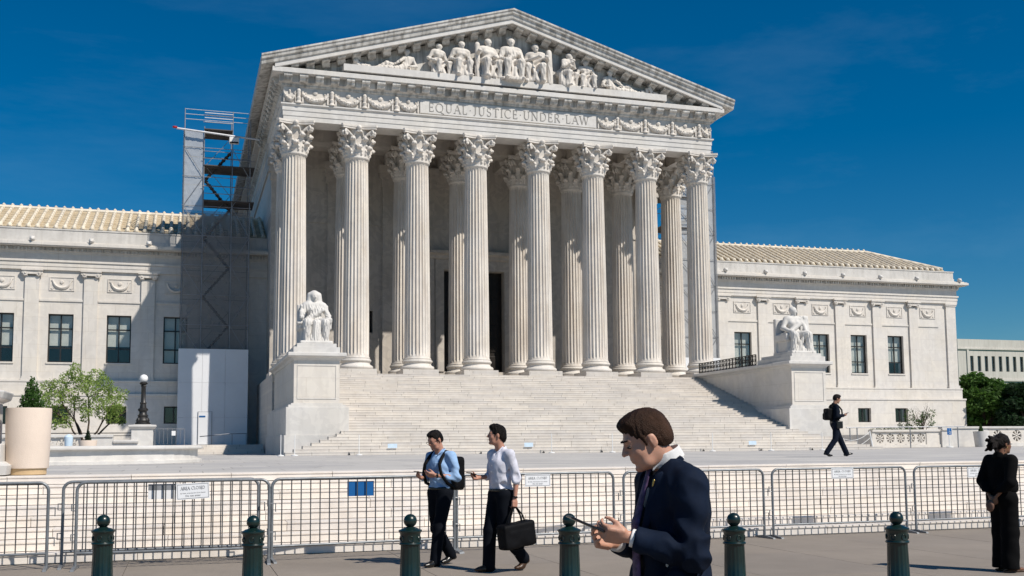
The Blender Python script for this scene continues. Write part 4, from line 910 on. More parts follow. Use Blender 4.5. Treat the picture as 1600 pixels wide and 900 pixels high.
    if full:
        d = MB().box(X(18.95), X(18.10), 10.52, 10.548, .6, 2.75).build('hoarding_door', 'hoarding', t); MB().box(X(18.9), X(18.5), 10.50, 10.518, 2.42, 2.52).build('door_notice', 'sign_blue', d)
        MB().tube([(X(18.97), 10.5, .6), (X(18.97), 10.5, 2.8), (X(18.08), 10.5, 2.8), (X(18.08), 10.5, .6)], .02, 5).build('door_frame', 'steel_pipe', d)
        MB().tube([(X(20.75), 10.5, 22.15), (X(15.2), 10.5, 21.75)], .07, 8).build('hoist_beam', 'steel_bright', t)
        MB().lathe([(0, -.05), (.16, -.04), (.16, .04), (0, .05)], 12, (X(20.85), 10.45, 22.2)).build('beam_end', 'red_paint', t)
        mb = MB().box(X(17.25), X(16.6), 10.25, 10.7, 21.35, 21.75); mb.build('hoist_motor', 'white_paint', t, bevel=.03)
        MB().box(X(17.2), X(16.65), 10.23, 10.248, 21.32, 21.42).build('hoist_trim', 'iron', t)
scaffold(-1, 'tall netted scaffold with stair flights and white hoarding below, one pole red-tipped', True)
scaffold(1, 'pale sheeted scaffold tower showing only a sliver beside the end column', False)

# ================================================================== left forecourt
tb = tag(MB().box(-46, -15.33, 2, 13.5, -.1, .55).build('terrace', 'plaza_paver'), kind='structure')
ss = tag(MB().box(-20.6, -15.33, 1.2, 2.0, -.05, .40).build('terrace_steps', 'marble_step'), kind='structure')
for k in range(4): MB().box(-20.6, -15.34, .2 + k * .45, 2.0, k * .1375, k * .1375 + .136).build('step', 'marble_step', ss)
# fountain basin, a low round-ended marble wall
bs = thing('fountain_basin', 'low curved white marble fountain basin on the plaza behind the large planter', 'fountain', (-23.6, -30.8, 0))
def stadium(rx, ry, n=48): return [(rx * math.copysign(abs(math.cos(a)) ** .75, math.cos(a)), ry * math.copysign(abs(math.sin(a)) ** .75, math.sin(a))) for a in [2 * math.pi * i / n for i in range(n)]]
def ringwall(prof, rx, ry):
    mb = MB(); pts = stadium(rx, ry); return mb.sweep(prof, pts, True)
ringwall([(0, 0), (0, .36), (-.4, .36), (-.4, 0)], 4.1, 4.6).build('wall', 'marble_clean', bs)
ringwall([(-.4, .361), (.08, .361), (.14, .39), (.14, .43), (.08, .47), (-.4, .475)], 4.1, 4.6).build('rim', 'marble_clean', bs, 40)
ringwall([(.12, 0), (.12, .08), (0, .10)], 4.1, 4.6).build('foot_course', 'marble_clean', bs)
MB().add([(x * .93, y * .93, .30) for x, y in stadium(4.1, 4.6)], [tuple(range(48))]).build('water', 'glass', bs)
# carved block at the left edge
p = und(-12, 745, 19.0)
ps = thing('carved_pedestal', 'carved white marble pedestal block cut by the left edge of the picture', 'pedestal', (-23.05, -45.1, 0))
MB().box(-.6, .42, -.55, .5, 0, .50).box(-.5, .30, -.45, .4, .502, 1.15).sweep([(.0, 1.15), (.12, 1.2), (.16, 1.32), (-.3, 1.42)], [(-.5, .4), (-.5, -.45), (.30, -.45), (.30, .4)]).build('block', 'marble_clean', ps, bevel=.02)
MB().sweep([(0, .0), (.10, .02), (.12, .16), (.02, .22), (0, .22)], [(-.6, .5), (-.6, -.55), (.42, -.55), (.42, .5)]).build('scroll_foot', 'marble_clean', ps)

def leaf_cloud(name, m, parent, centers, n, size, seed, loc=(0, 0, 0), flat=.6, up=0):
    """leaf-sized quads scattered through ellipsoid clumps; centers = [(c, r)]"""
    rnd = np.random.RandomState(seed); vs = []; fsx = []; wts = np.array([c[1][0] * c[1][1] * c[1][2] for c in centers]) ** .7; wts /= wts.sum(); cnt = rnd.multinomial(n, wts)
    for (c, r), k in zip(centers, cnt):
        d = rnd.normal(size=(k, 3)); d /= np.linalg.norm(d, axis=1)[:, None]; P = np.array(c) + d * np.array(r) * (rnd.uniform(.25, 1, (k, 1)) ** .5)
        for p_ in P:
            a = rnd.normal(size=3); a[2] = a[2] * flat + up; a /= np.linalg.norm(a) + 1e-9; b = np.cross(a, rnd.normal(size=3)); b /= np.linalg.norm(b) + 1e-9; s = size * rnd.uniform(.6, 1.3); q = len(vs)
            mid = np.cross(a, b) * s * .15
            vs += [tuple(p_ - a * s), tuple(p_ + b * s * .42 + mid), tuple(p_ + a * s), tuple(p_ - b * s * .42 + mid)]; fsx.append((q, q + 1, q + 2, q + 3))
    me = D.meshes.new(name); me.from_pydata(vs, [], fsx); me.update(); return obj(name, me, m, parent, loc)
def conifer(label, base, h, r, seed, m='leaf_dark'):
    t = thing('conifer_shrub', label, 'shrub', base)
    MB().tube([(0, 0, -.05), (0, 0, h * .9)], [.03 * h, .008 * h], 6).build('trunk', 'bark', t)
    rnd = random.Random(seed); C = []
    for k in range(26):
        u = (k + .5) / 26; rr = r * (1 - u) ** .8 * .55 + .03 * h; a = k * 2.4; C.append(((rr * .75 * math.cos(a), rr * .75 * math.sin(a), h * (.04 + .93 * u)), (rr * .7, rr * .7, h * .09)))
    leaf_cloud('crown', m, t, C, int(1400 + 900 * h), .045 * max(.6, h), seed, flat=1.2, up=.9); return t
def pot(label, base, r, h, foot=True, taper=.92, m='planter'):
    t = thing('planter_pot', label, 'planter', base)
    z0 = .0
    if foot: MB().lathe([(r * .80, 0), (r * .84, .01), (r * .84, h * .085), (r * .86, h * .10)], 40).build('foot', 'planter_foot', t, 40); z0 = h * .10
    MB().lathe([(r * taper, z0), (r * taper + .005, z0 + .02), (r, h - .03), (r - .005, h), (r - .06, h), (r - .07, h - .15), (.01, h - .15)], 48, cap=False).build('body', m, t, 40)
    MB().lathe([(.0, h - .12), (r - .075, h - .12)], 24, cap=False).build('soil', 'soil', t); return t
b0 = un(42, 742, 'z', 0.0)
pot('large pale cylindrical planter with a rust-stained foot at the plaza edge', b0, .345, 1.07)
conifer('small dark conifer growing in the large cylindrical planter', b0 + np.array((0.03, .0, .95)), .62, .30, 3, 'leaf_mid')
# balustrade, its small pots, lamp and pedestal
def pierced(t, x0, x1, y, z0, z1, n, thick=.16):
    """stone panel with a row of pierced sunburst roundels"""
    pitch = (x1 - x0) / n; r = min(pitch * .40, (z1 - z0) * .40); zc = (z0 + z1) / 2
    for i in range(n):
        cx = x0 + pitch * (i + .5); mb = MB(); N = 32; th = thick
        ou = []
        for k in range(N):
            a = 2 * math.pi * k / N; dx, dz = math.cos(a), math.sin(a); sc_ = min((pitch / 2) / (abs(dx) + 1e-9), ((z1 - z0) / 2) / (abs(dz) + 1e-9)); ou.append((cx + dx * sc_, zc + dz * sc_))
        inn = [(cx + r * math.cos(2 * math.pi * k / N), zc + r * math.sin(2 * math.pi * k / N)) for k in range(N)]
        vs = [(x, y, z) for x, z in ou + inn] + [(x, y + th, z) for x, z in ou + inn]
        fsx = []
        for k in range(N):
            k2 = (k + 1) % N; fsx += [(k, k2, N + k2, N + k), (N + k, N + k2, 3 * N + k2, 3 * N + k), (2 * N + k, 3 * N + k, 3 * N + k2, 2 * N + k2)]
        mb.add(vs, fsx)
        for k in range(8):
            a = math.pi / 4 * k + math.pi / 8; u = np.array((math.cos(a), 0, math.sin(a))); w = np.array((-math.sin(a), 0, math.cos(a))); c = np.array((cx, y, zc))
            q = [c + u * r * .16 - w * .025, c + u * r * 1.0 - w * r * .12, c + u * r * 1.0 + w * r * .12, c + u * r * .16 + w * .025]; mb.add([tuple(p_ + np.array((0, .02, 0))) for p_ in q] + [tuple(p_ + np.array((0, th - .02, 0))) for p_ in q], [(0, 1, 2, 3), (7, 6, 5, 4), (0, 4, 5, 1), (1, 5, 6, 2), (2, 6, 7, 3), (3, 7, 4, 0)])
        mb.lathe([(.0, 0), (r * .26, 0), (r * .26, th * .8), (0, th * .8)], 12, (cx, y + th * .1, zc)); o = len(mb.v) - 48
        mb.v[o:] = [(x, y + .02 + (z - zc), zc + (yy - y - th * .1)) for x, yy, z in mb.v[o:]]
        mb.build('pierced_panel', 'marble', t)
YB = -9.0
a0 = un(-60, 690, 'y', YB)[0]; a1 = un(228, 690, 'y', YB)[0]
bl = thing('balustrade', 'white marble balustrade behind the fountain basin, beside the lamp pedestal', 'balustrade', (0, 0, 0))
MB().box(a0, a1 - 1.5, YB - .05, YB + .35, 0, .28).box(a0, a1 - 1.5, YB - .08, YB + .38, .93, 1.06).build('rails', 'marble_clean', bl, bevel=.015)
pierced(bl, a0, un(126, 690, 'y', YB)[0], YB + .05, .281, .929, 9)
MB().box(un(140, 690, 'y', YB)[0], a1 - 1.5, YB - .02, YB + .3, .281, .929).build('solid_panel', 'marble_clean', bl)
MB().box(a1 - 1.499, a1 - .35, YB + .0, YB + .3, 0, .62).sweep([(0, .62), (.10, .66), (.12, .76), (-.1, .80)], [(a1 - 1.5, YB), (a1 - .35, YB)]).build('end_scroll', 'marble_clean', bl, bevel=.02)
MB().box(a0, a1 - .6, YB + 1.4, YB + 1.5, 1.13, 1.17).box(a0, a1 - .6, YB + 1.4, YB + 1.5, 1.0, 1.03).build('inner_rail', 'iron', bl)
q = un(222, 695, 'y', YB + .4)
lp = thing('lamp_pedestal', 'square white marble pedestal carrying the black lamp post', 'pedestal', (q[0], YB + .6, 0))
MB().box(-.60, .60, -.60, .60, 0, .25).box(-.5, .5, -.5, .5, .251, 1.32).sweep([(0, 1.32), (.06, 1.34), (.14, 1.44), (.14, 1.52), (-.2, 1.55)], [(-.5, -.5), (.5, -.5), (.5, .5), (-.5, .5)], True).box(-.4, .4, -.4, .4, 1.3, 1.549).build('body', 'marble_clean', lp, bevel=.012)
lm = thing('lamp_post', 'black cast iron lamp post with round white globe on marble pedestal', 'lamp', (q[0], YB + .6, 1.552))
MB().lathe([(.36, 0), (.36, .08), (.30, .12), (.33, .2), (.28, .30), (.22, .36), (.25, .44), (.18, .52), (.17, .62), (.24, .70), (.24, .76), (.16, .82), (.13, 1.0)], 20).build('base', 'bronze', lm, 40)
MB().lathe([(.12, 1.0), (.15, 1.06), (.10, 1.12), (.095, 1.85), (.13, 1.90), (.10, 1.95)], 16, rfun=lambda a, z: 1 + .08 * math.cos(a * 8)).build('shaft', 'bronze', lm, 50)
for k in range(4): MB().lathe([(0, 0), (.09, .02), (.1, .1), (.05, .2), (0, .24)], 8, (.27 * math.cos(k * math.pi / 2 + .78), .27 * math.sin(k * math.pi / 2 + .78), .12)).build('foot_scroll', 'bronze', lm, 60)
MB().lathe([(.10, 1.95), (.17, 1.98), (.20, 2.04), (.14, 2.08), (.12, 2.1)], 16).build('collar', 'bronze', lm, 40)
mb = MB(); mb.lathe([(.20 * math.sin(a), 2.27 - .20 * math.cos(a)) for a in np.linspace(.3, math.pi, 14)], 20, cap=False); mb.build('globe', 'white_paint', lm, 180)
for i, (px, hpx, lab) in enumerate(((139, 30, 'pale planter pot'),)):
    b = un(137, 694, 'y', YB - 1.2); pot('small pale planter pot standing before the balustrade', (b[0], b[1], 0), .42, .78, False, .75)
    conifer('little conifer in the small pot before the balustrade', (b[0], b[1], .66), .62, .24, 8, 'leaf_dark')
pb = un(107, 696, 'y', YB - .8); tag(MB().lathe([(.14, 0), (.16, .3), (.20, .95), (.10, 1.05), (0, 1.08)], 14).build('covered_urn', 'sign_pale_blue', None, 40, (pb[0], pb[1], 0)), 'pale blue covered post standing before the white balustrade', 'post')
def tree(label, base, stems, crowns, n, leafsize, m, seed, name='tree', cat='tree', flat=.8, trunk_r=.06):
    t = thing(name, label, cat, base); mb = MB(); rnd = random.Random(seed)
    for st_ in stems:
        pts = [np.array(p_, float) for p_ in st_]; sm = [pts[0]]
        for i in range(len(pts) - 1):
            for k in range(1, 4): sm.append(pts[i] + (pts[i + 1] - pts[i]) * k / 3 + np.array([rnd.uniform(-.03, .03) for _ in range(3)]))
        L_ = len(sm); mb.tube(sm, [trunk_r * (1 - .75 * i / L_) for i in range(L_)], 6)
        for k in range(5):
            p_ = sm[int(L_ * .5) + rnd.randrange(max(1, int(L_ * .45)))]; d = np.array((rnd.uniform(-1, 1), rnd.uniform(-1, 1), rnd.uniform(.2, 1))); mb.tube([p_, p_ + d * .35, p_ + d * .65 + np.array((0, 0, .1))], [trunk_r * .35, trunk_r * .22, trunk_r * .1], 4)
    mb.build('trunk', 'bark', t, 60); leaf_cloud('crown', m, t, crowns, n, leafsize, seed, flat=flat); return t
YTR = -6.5
tb0 = un(128, 690, 'y', YTR); sc_m = 1 / (FPX / (np.dot(tb0 - CAMP, CF)))      # metres per pixel there
def clumps(pxs, base, spx):
    out = []
    for px, py, rpx in pxs:
        p_ = un(px, py, 'y', YTR); rr = rpx * sc_m * 1.2; out.append(((p_[0] - base[0], random.uniform(-.6, .6), p_[2] - base[2]), (rr, rr, rr * .85)))
    return out
random.seed(11)
cl = [(118, 585, 12), (105, 592, 12), (128, 598, 14), (92, 605, 14), (75, 603, 11), (68, 622, 10), (84, 625, 14), (108, 618, 14), (122, 632, 12), (95, 645, 14), (70, 640, 9), (104, 660, 10), (85, 663, 9), (150, 588, 13), (163, 598, 12), (142, 606, 14), (160, 616, 14), (178, 614, 12), (190, 622, 8), (148, 630, 13), (172, 632, 13), (186, 640, 10), (160, 646, 11), (178, 654, 10), (190, 658, 7), (136, 645, 9), (120, 574, 7), (132, 655, 6), (62, 612, 5), (196, 612, 5)]
bx_ = np.array((tb0[0], YTR, .55))
tree('multi-stemmed small tree with fresh light green leaves behind the balustrade', bx_, [[(.1, 0, 0), (-.2, .1, 1.0), (-.9, 0, 2.0), (-1.2, .1, 2.9)], [(.0, 0, 0), (-.6, -.1, 1.1), (-1.6, 0, 1.9)], [(.2, 0, 0), (.3, .2, 1.2), (.2, .2, 2.4), (.0, .1, 3.2)], [(.3, 0, 0), (.9, 0, 1.1), (1.4, .2, 2.2)], [(.3, .1, 0), (1.2, -.2, 1.0), (2.0, -.1, 1.7)], [(.1, .1, 0), (-.4, .3, 1.4), (-.5, .4, 2.6)]], clumps(cl, bx_, 1), 9000, .062, 'leaf_bright', 5)
tag(MB().box(-46, un(240, 690, 'y', YB)[0] - .6, YB + .45, .0, -.02, .50).build('planting_bed', 'soil'), kind='structure')
# small barrier and notice by the hoarding
fb = thing('site_fence', 'thin grey wire barrier with a white notice beside the white hoarding', 'fence', (0, 0, .552))
x0, x1 = un(242, 690, 'y', 8)[0], un(288, 690, 'y', 8)[0]
MB().tube([(x0, 8, 0), (x0, 8, 1.05), (x1, 8, 1.05), (x1, 8, 0)], .025, 5).build('frame', 'steel_pipe', fb)
for k in range(1, 7): MB().tube([(x0 + (x1 - x0) * k / 7, 8, .1), (x0 + (x1 - x0) * k / 7, 8, 1.05)], .012, 4).build('bar', 'steel_pipe', fb)
xm = un(271, 690, 'y', 8)[0]; MB().box(xm - .12, xm + .12, 7.95, 7.97, .62, .92).build('notice', 'sign_white', fb)
for (xa, xb) in ((312, 386),):
    hr = thing('handrail', 'grey sloping handrail in front of the white hoarding', 'railing', (0, 0, .552)); xa, xb = un(xa, 690, 'y', 8.6)[0], un(xb, 690, 'y', 8.6)[0]
    MB().tube([(xa, 8.6, .55), (xb - 1.2, 8.6, .72), (xb, 8.6, .74)], .03, 6).build('rail', 'steel_pipe', hr)
    for u in (.68, .98): MB().tube([(xa + (xb - xa) * u, 8.6, 0), (xa + (xb - xa) * u, 8.6, .72)], .025, 6).build('post', 'steel_pipe', hr)

# ================================================================== right forecourt
YR = -6.0
r0, r1 = un(1340, 690, 'y', YR)[0], un(1470, 690, 'y', YR)[0]
rb = thing('balustrade', 'pierced marble balustrade with five sunburst roundels beside the accessible sign', 'balustrade', (0, 0, 0))
xa = un(1368, 690, 'y', YR)[0]; xb = un(1448, 690, 'y', YR)[0]
MB().box(xa - .25, r1, YR - .05, YR + .35, 0, .20).box(xa - .25, r1, YR - .08, YR + .38, 1.02, 1.16).box(xb + .0, r1, YR, YR + .3, .201, 1.019).box(xa - .25, xa, YR, YR + .3, .201, 1.019).build('rails', 'marble', rb, bevel=.012)
pierced(rb, xa, xb, YR + .05, .201, 1.019, 5)
MB().box(r1, r1 + .75, YR - .15, YR + .5, 0, 1.06).sweep([(0, 1.06), (.08, 1.10), (.08, 1.2), (-.3, 1.22)], [(r1, YR - .15), (r1 + .75, YR - .15)]).build('end_block', 'marble_clean', rb, bevel=.012)
tag(MB().box(xa + 4.5, 44, YR + 1.4, 12.8, -.02, .90).build('planting_bed', 'marble_clean'), kind='structure')
hg = thing('low_hedge', 'low clipped green hedge just behind the pierced balustrade with roundels', 'hedge', (xa + .2, YR + .75, .0))
MB().tube([(0, 0, .3), (0, 0, 1.05)], .03, 5).tube([(2.2, 0, .3), (2.2, 0, 1.05)], .03, 5).build('stem', 'bark', hg)
leaf_cloud('foliage', 'leaf_mid', hg, [((.2 + .32 * k, 0, 1.0), (.3, .25, .30)) for k in range(12)], 2200, .06, 31)
rb2 = thing('balustrade', 'white marble balustrade running on to the right behind the pot with a conifer', 'balustrade', (0, 0, 0))
c0, c1 = un(1545, 690, 'y', YR + 1)[0], 46
MB().box(r1 + .9, c1, YR + .95, YR + 1.3, 0, .25).box(r1 + .9, c1, YR + .92, YR + 1.33, 1.22, 1.36).box(r1 + .9, c0, YR + 1, YR + 1.28, .251, 1.219).build('rails', 'marble_clean', rb2, bevel=.012)
pierced(rb2, c0, c1, YR + 1.02, .251, 1.219, 9)
b = un(1534, 700, 'y', YR - .3); pot('pale tapered pot with a small conifer beside the right-hand balustrade', (b[0], b[1], 0), .50, 1.02, False, .78, 'marble_clean'); conifer('small conifer in the tapered pot by the right-hand balustrade', (b[0], b[1], .9), .60, .24, 12, 'leaf_mid')
# sparse leggy shrub in the bed
YS_ = 4.0; sb = un(1440, 668, 'y', YS_); rnd = random.Random(9); stems = []; cl = []
for k in range(16):
    a = rnd.uniform(-1.25, 1.25); L_ = rnd.uniform(1.3, 2.5); dx = math.sin(a) * L_; dz = math.cos(a) * L_ * .9 + .2; yy = rnd.uniform(-.7, .7); stems.append([(rnd.uniform(-.15, .15), 0, 0), (dx * .4, yy * .5, dz * .5), (dx, yy, dz)])
    if k % 3 != 2: cl.append(((dx * .85, yy, dz * .88), (.22, .22, .26))); cl.append(((dx * .6, yy * .7, dz * .7), (.18, .18, .2)))
cl += [((-1.0, 0, 1.4), (.5, .4, .55)), ((1.0, 0, 1.55), (.35, .3, .4)), ((.9, 0, .9), (.3, .3, .3))]
tree('leggy sparse shrub with bare twigs against the wing basement', (sb[0], YS_, .92), stems, cl, 620, .085, 'leaf_mid', 10, 'shrub', 'shrub', trunk_r=.035)
# accessible entrance sign on a post
b = un(1484, 701, 'y', YR - 1.5); sg_ = thing('accessible_sign', 'small blue wheelchair sign on a white post before the balustrade', 'sign', (b[0], b[1], 0))
MB().lathe([(.22, 0), (.22, .05), (.06, .08)], 16).build('foot', 'white_paint', sg_, 40); MB().tube([(0, 0, .05), (0, 0, .85)], .03, 8).build('post', 'white_paint', sg_)
MB().box(-.16, .16, -.045, -.02, .80, 1.22).build('panel', 'sign_blue', sg_); wc = MB()
wc.tube([(.02 + .07 * math.cos(a), -.05, .95 + .07 * math.sin(a)) for a in np.linspace(2.2, 6.9, 12)], .012, 4).tube([(-.02, -.05, 1.12), (-.02, -.05, .99), (.06, -.05, .99), (.09, -.05, .90)], .014, 4).lathe([(0, -.02), (.025, 0), (0, .02)], 8, (-.02, -.05, 1.16)); wc.build('wheelchair_symbol', 'white_paint', sg_)
# ramp handrails and stanchions at the foot of the stairs
hr = thing('handrail', 'grey metal double handrail behind the walking man in dark uniform', 'railing', (0, 0, 0))
p1, p2 = un(1322, 665, 'y', -9), un(1356, 665, 'y', -9)
MB().tube([(p1[0], -9, 1.25), (p2[0] + 7, -9, 1.30)], .035, 6).build('rail', 'steel_pipe', hr)
for x in (p1[0] + .25, p1[0] + .75, p2[0] + 3, p2[0] + 6.5): MB().tube([(x, -9, 0), (x, -9, 1.25)], .035, 6).build('post', 'steel_pipe', hr)
RSp = [(438.7, 712.5), (460.5, 711), (561, 711), (862, 707.5), (957, 706.5), (1113.5, 704.8), (1205, 704), (1285, 703.5)]
stn = []
for i, (px, py) in enumerate(RSp):
    q = un(px, 700, 'y', Y0S - .55); 
    t = thing('stanchion', 'thin white rope stanchion at the foot of the main stairs', 'stanchion', (q[0], Y0S - .55, 0), group='white stanchions along the foot of the stairs')
    MB().lathe([(.15, 0), (.15, .03), (.03, .06)], 14).build('foot', 'white_paint', t, 40); MB().tube([(0, 0, .04), (0, 0, .92), ], .018, 6).build('post', 'white_paint', t); stn.append(q[0])
for px in (1362,):
    q = un(px, 702, 'y', -12.5); t = thing('rope_stand', 'leaning white stand with drooping chains beside the pierced balustrade', 'stanchion', (q[0], -12.5, 0)); MB().tube([(.1, 0, 0), (-.1, 0, 1.0)], .04, 6).build('post', 'white_paint', t); MB().box(-.2, .35, -.2, .2, 0, .05).build('foot', 'white_paint', t)
    for dz in (.95, .6): MB().tube([(-.1 - u * 2.2, 0, dz - .5 * 4 * u * (1 - u) * .8 - u * .12) for u in np.linspace(0, 1, 12)], .014, 5).build('chain', 'white_paint', t)
for px, py in ((610, 692), (821, 691.5), (1168, 688), (812, 691)):
    if px == 812: continue
    k = int(1.0); y_ = Y0S + 2 * TS - .03; q = un(px, py, 'y', y_); w = .22
    nb = tag(MB().box(-w, w, -.012, 0, -.10, .10).build('stair_notice', 'sign_pale_blue', None, None, (q[0], Y0S + 1 * TS - .06, .30 + .10)), 'small pale blue notice propped on the lower main steps', 'notice', 'pale blue notices on the main stairs')
# dark anchor clamps along the bottom step
for px in (546, 752, 850, 941, 1100, 1190, 1270):
    q = un(px, 705, 'y', Y0S - .1); tag(MB().box(-.03, .03, -.05, .02, 0, .06).lathe([(.02, .06), (.02, .10), (0, .12)], 6).build('rope_anchor', 'bronze', None, None, (q[0], Y0S - .06, 0)), 'tiny dark rope anchor at the foot of the main stairs', 'anchor', 'rope anchors along the bottom step')

# ================================================================== far right
fbd = thing('far_building', 'long pale stone office building with narrow windows far behind the trees', 'building', (0, 0, 0))
yb = 130.; xl = un(1497, 560, 'y', yb)[0]
hs_ = []
wins = [un(x, 560, 'y', yb)[0] for x in (1518.5, 1530, 1541, 1552, 1563, 1574, 1585, 1596, 1607, 1618, 1629)]
zt = un(1520, 556, 'y', yb)[2]; zb_ = un(1520, 580, 'y', yb)[2]
wall_holes(MB(), xl, xl + 70, 0, 22.9, yb, [(x - .45, x + .45, zb_, zt) for x in wins], .5).build('wall', 'far_stone', fbd)
MB().add([(xl, yb, 0), (xl, yb + 40, 0), (xl, yb + 40, 22.9), (xl, yb, 22.9)], [(0, 1, 2, 3)]).add([(xl, yb, 22.9), (xl + 70, yb, 22.9), (xl + 70, yb + 40, 22.9), (xl, yb + 40, 22.9)], [(0, 1, 2, 3)]).build('side_wall', 'far_stone', fbd)
MB().box(xl - .2, xl + 70, yb - .25, yb + .02, 20.6, 20.9).box(xl - .2, xl + 70, yb - .3, yb + .02, 13.6, 14.0).box(xl + 2.3, xl + 2.8, yb - .2, yb + .02, 14.01, 20.59).build('band', 'far_stone', fbd)
for x in wins:
    w = MB().box(x - .43, x + .43, yb + .35, yb + .45, zb_, zt).build('window', 'bronze', fbd); MB().box(x - .34, x + .34, yb + .30, yb + .348, zb_ + .1, zt - .1).build('pane', 'glass', w)
rnd = random.Random(3)
def bigtree(label, px, py_top, dep, w, h, seed, m):
    p_ = und(px, 650, dep); base = (p_[0], p_[1], -.2); C = []; rr = random.Random(seed)
    for k in range(34):
        a = rr.uniform(0, 6.28); u = rr.uniform(0, 1); rad = w * .42 * rr.uniform(.4, 1) * math.sin(math.pi * (.16 + .78 * u)) ** .7; C.append(((rad * math.cos(a), rad * math.sin(a), h * (.06 + .86 * u)), (w * .17, w * .17, h * .10)))
    return tree(label, base, [[(0, 0, 0), (.2, 0, h * .4), (0, .1, h * .8)], [(0, 0, h * .15), (w * .2, 0, h * .4), (w * .3, 0, h * .6)], [(0, 0, h * .2), (-w * .2, .2, h * .45), (-w * .28, 0, h * .65)]], C, 9500, .26, m, seed, trunk_r=.25)
def top_h(px, py, dep): return und(px, py, dep)[2] + .2
bigtree('broad green tree beyond the wing corner', 1534, 582, 95, 6.2, top_h(1534, 582, 95), 21, 'leaf_hedge')
bigtree('dark evergreen tree at the right edge beyond the wing', 1596, 596, 92, 5.0, top_h(1596, 596, 92), 22, 'leaf_dark')
bigtree('low rounded green tree between the wing corner and the dark evergreen', 1566, 600, 100, 5.0, top_h(1566, 598, 100), 23, 'leaf_hedge')
bigtree('green tree just off the wing corner', 1512, 588, 99, 4.6, top_h(1512, 586, 99), 24, 'leaf_hedge')
lw = tag(MB().add([(46, 20, .02), (400, 20, .02), (400, 700, .02), (46, 700, .02)], [(0, 1, 2, 3)]).build('lawn', 'grass'), kind='structure')
# ================================================================== crowd barriers
def barrier(label, pa, pb, nb=19, bottom=.20, flip=False, hooks=True):
    """steel crowd barrier between two foot points (x, y) on the sidewalk"""
    a = np.array((pa[0], pa[1])); b = np.array((pb[0], pb[1])); L_ = np.linalg.norm(b - a); t = thing('crowd_barrier', label, 'barrier', (a[0], a[1], GZ), math.atan2(b[1] - a[1], b[0] - a[0]), 'steel crowd barriers along the plaza steps')
    H, rc, r = 1.10, .11, .0205; pts = [(0, 0, .012), (0, 0, H - rc)] + [(rc - rc * math.cos(q), 0, H - rc + rc * math.sin(q)) for q in np.linspace(.2, math.pi / 2, 6)] + [(L_ - rc + rc * math.sin(q), 0, H - rc + rc * math.cos(q)) for q in np.linspace(0, math.pi / 2 - .2, 6)] + [(L_, 0, H - rc), (L_, 0, .012)]
    MB().tube(pts, r, 10).build('frame', 'galvanised', t, 60); MB().tube([(0, 0, bottom), (L_, 0, bottom)], .017, 8).build('lower_rail', 'galvanised', t, 60)
    bar = None
    for i in range(nb):
        x = L_ * (i + 1) / (nb + 1)
        if bar is None: bar = MB().tube([(0, 0, bottom + .012), (0, 0, H - .012)], .0085, 6).mesh('bar', 60)
        obj('bar', bar, 'galvanised_bar', t, (x, 0, 0))
    for x in (0, L_):
        MB().prism([(-.28, .0), (-.26, .022), (0, .05), (.26, .022), (.28, 0)], 'x', x - .022, x + .022).build('foot', 'galvanised', t)
    if hooks:
        for z in (.40, .78):
            MB().tube([(L_ + .015, 0, z), (L_ + .085, 0, z), (L_ + .085, 0, z - .11)], .008, 6).build('hook', 'galvanised', t); MB().tube([(-.015, 0, z - .04), (-.06, 0, z - .04), (-.06, 0, z + .04), (-.015, 0, z + .04)], .008, 6).build('hook_eye', 'galvanised', t)
    return t, L_
F = lambda px, py: un(px, py, 'z', GZ)[:2]
pA1 = F(72, 889.8); dirA = np.array((1, .02)); dirA /= np.linalg.norm(dirA)
barrier('steel crowd barrier ending beside the large planter, no notice on it', pA1 - dirA * 2.45, pA1)
tB, LB = barrier('steel crowd barrier standing just behind another, with a see-through notice', F(93.5, 889.0) + np.array((0, .16)), F(404, 877) + np.array((0, .20)))
tC, LC = barrier('steel crowd barrier with a tilted white closed notice, another barrier right behind it', F(117, 889.8), F(419.4, 879.2))
tD, LD = barrier('steel crowd barrier with a solid blue notice', F(424, 877.6), F(710, 862.7))
tE, LE = barrier('steel crowd barrier with a closed notice behind the man in the white shirt', F(714, 862), F(960, 850.5))
tF, LF = barrier('steel crowd barrier behind the man in the navy suit', F(976, 850), F(1195, 840.4))
tG, LG = barrier('steel crowd barrier with a closed notice, the man in uniform walking beyond it', F(1209, 840), F(1418, 831.8))
tH, LH = barrier('steel crowd barrier behind the woman in black', F(1432, 831.4), F(1432, 831.4) + np.array((2.5, .05)))
def px_along(t, L_, px):
    """position along a barrier seen at pixel column px"""
    a = np.array(t.location[:2]); d = np.array((math.cos(t.rotation_euler.z), math.sin(t.rotation_euler.z))); best = min(np.linspace(0, L_, 400), key=lambda s: abs(proj_x(np.array((*(a + d * s), GZ + .9))) - px)); return best
def proj_x(P):
    d = P - CAMP; return 800 + FPX * (d @ CR) / (d @ CF)
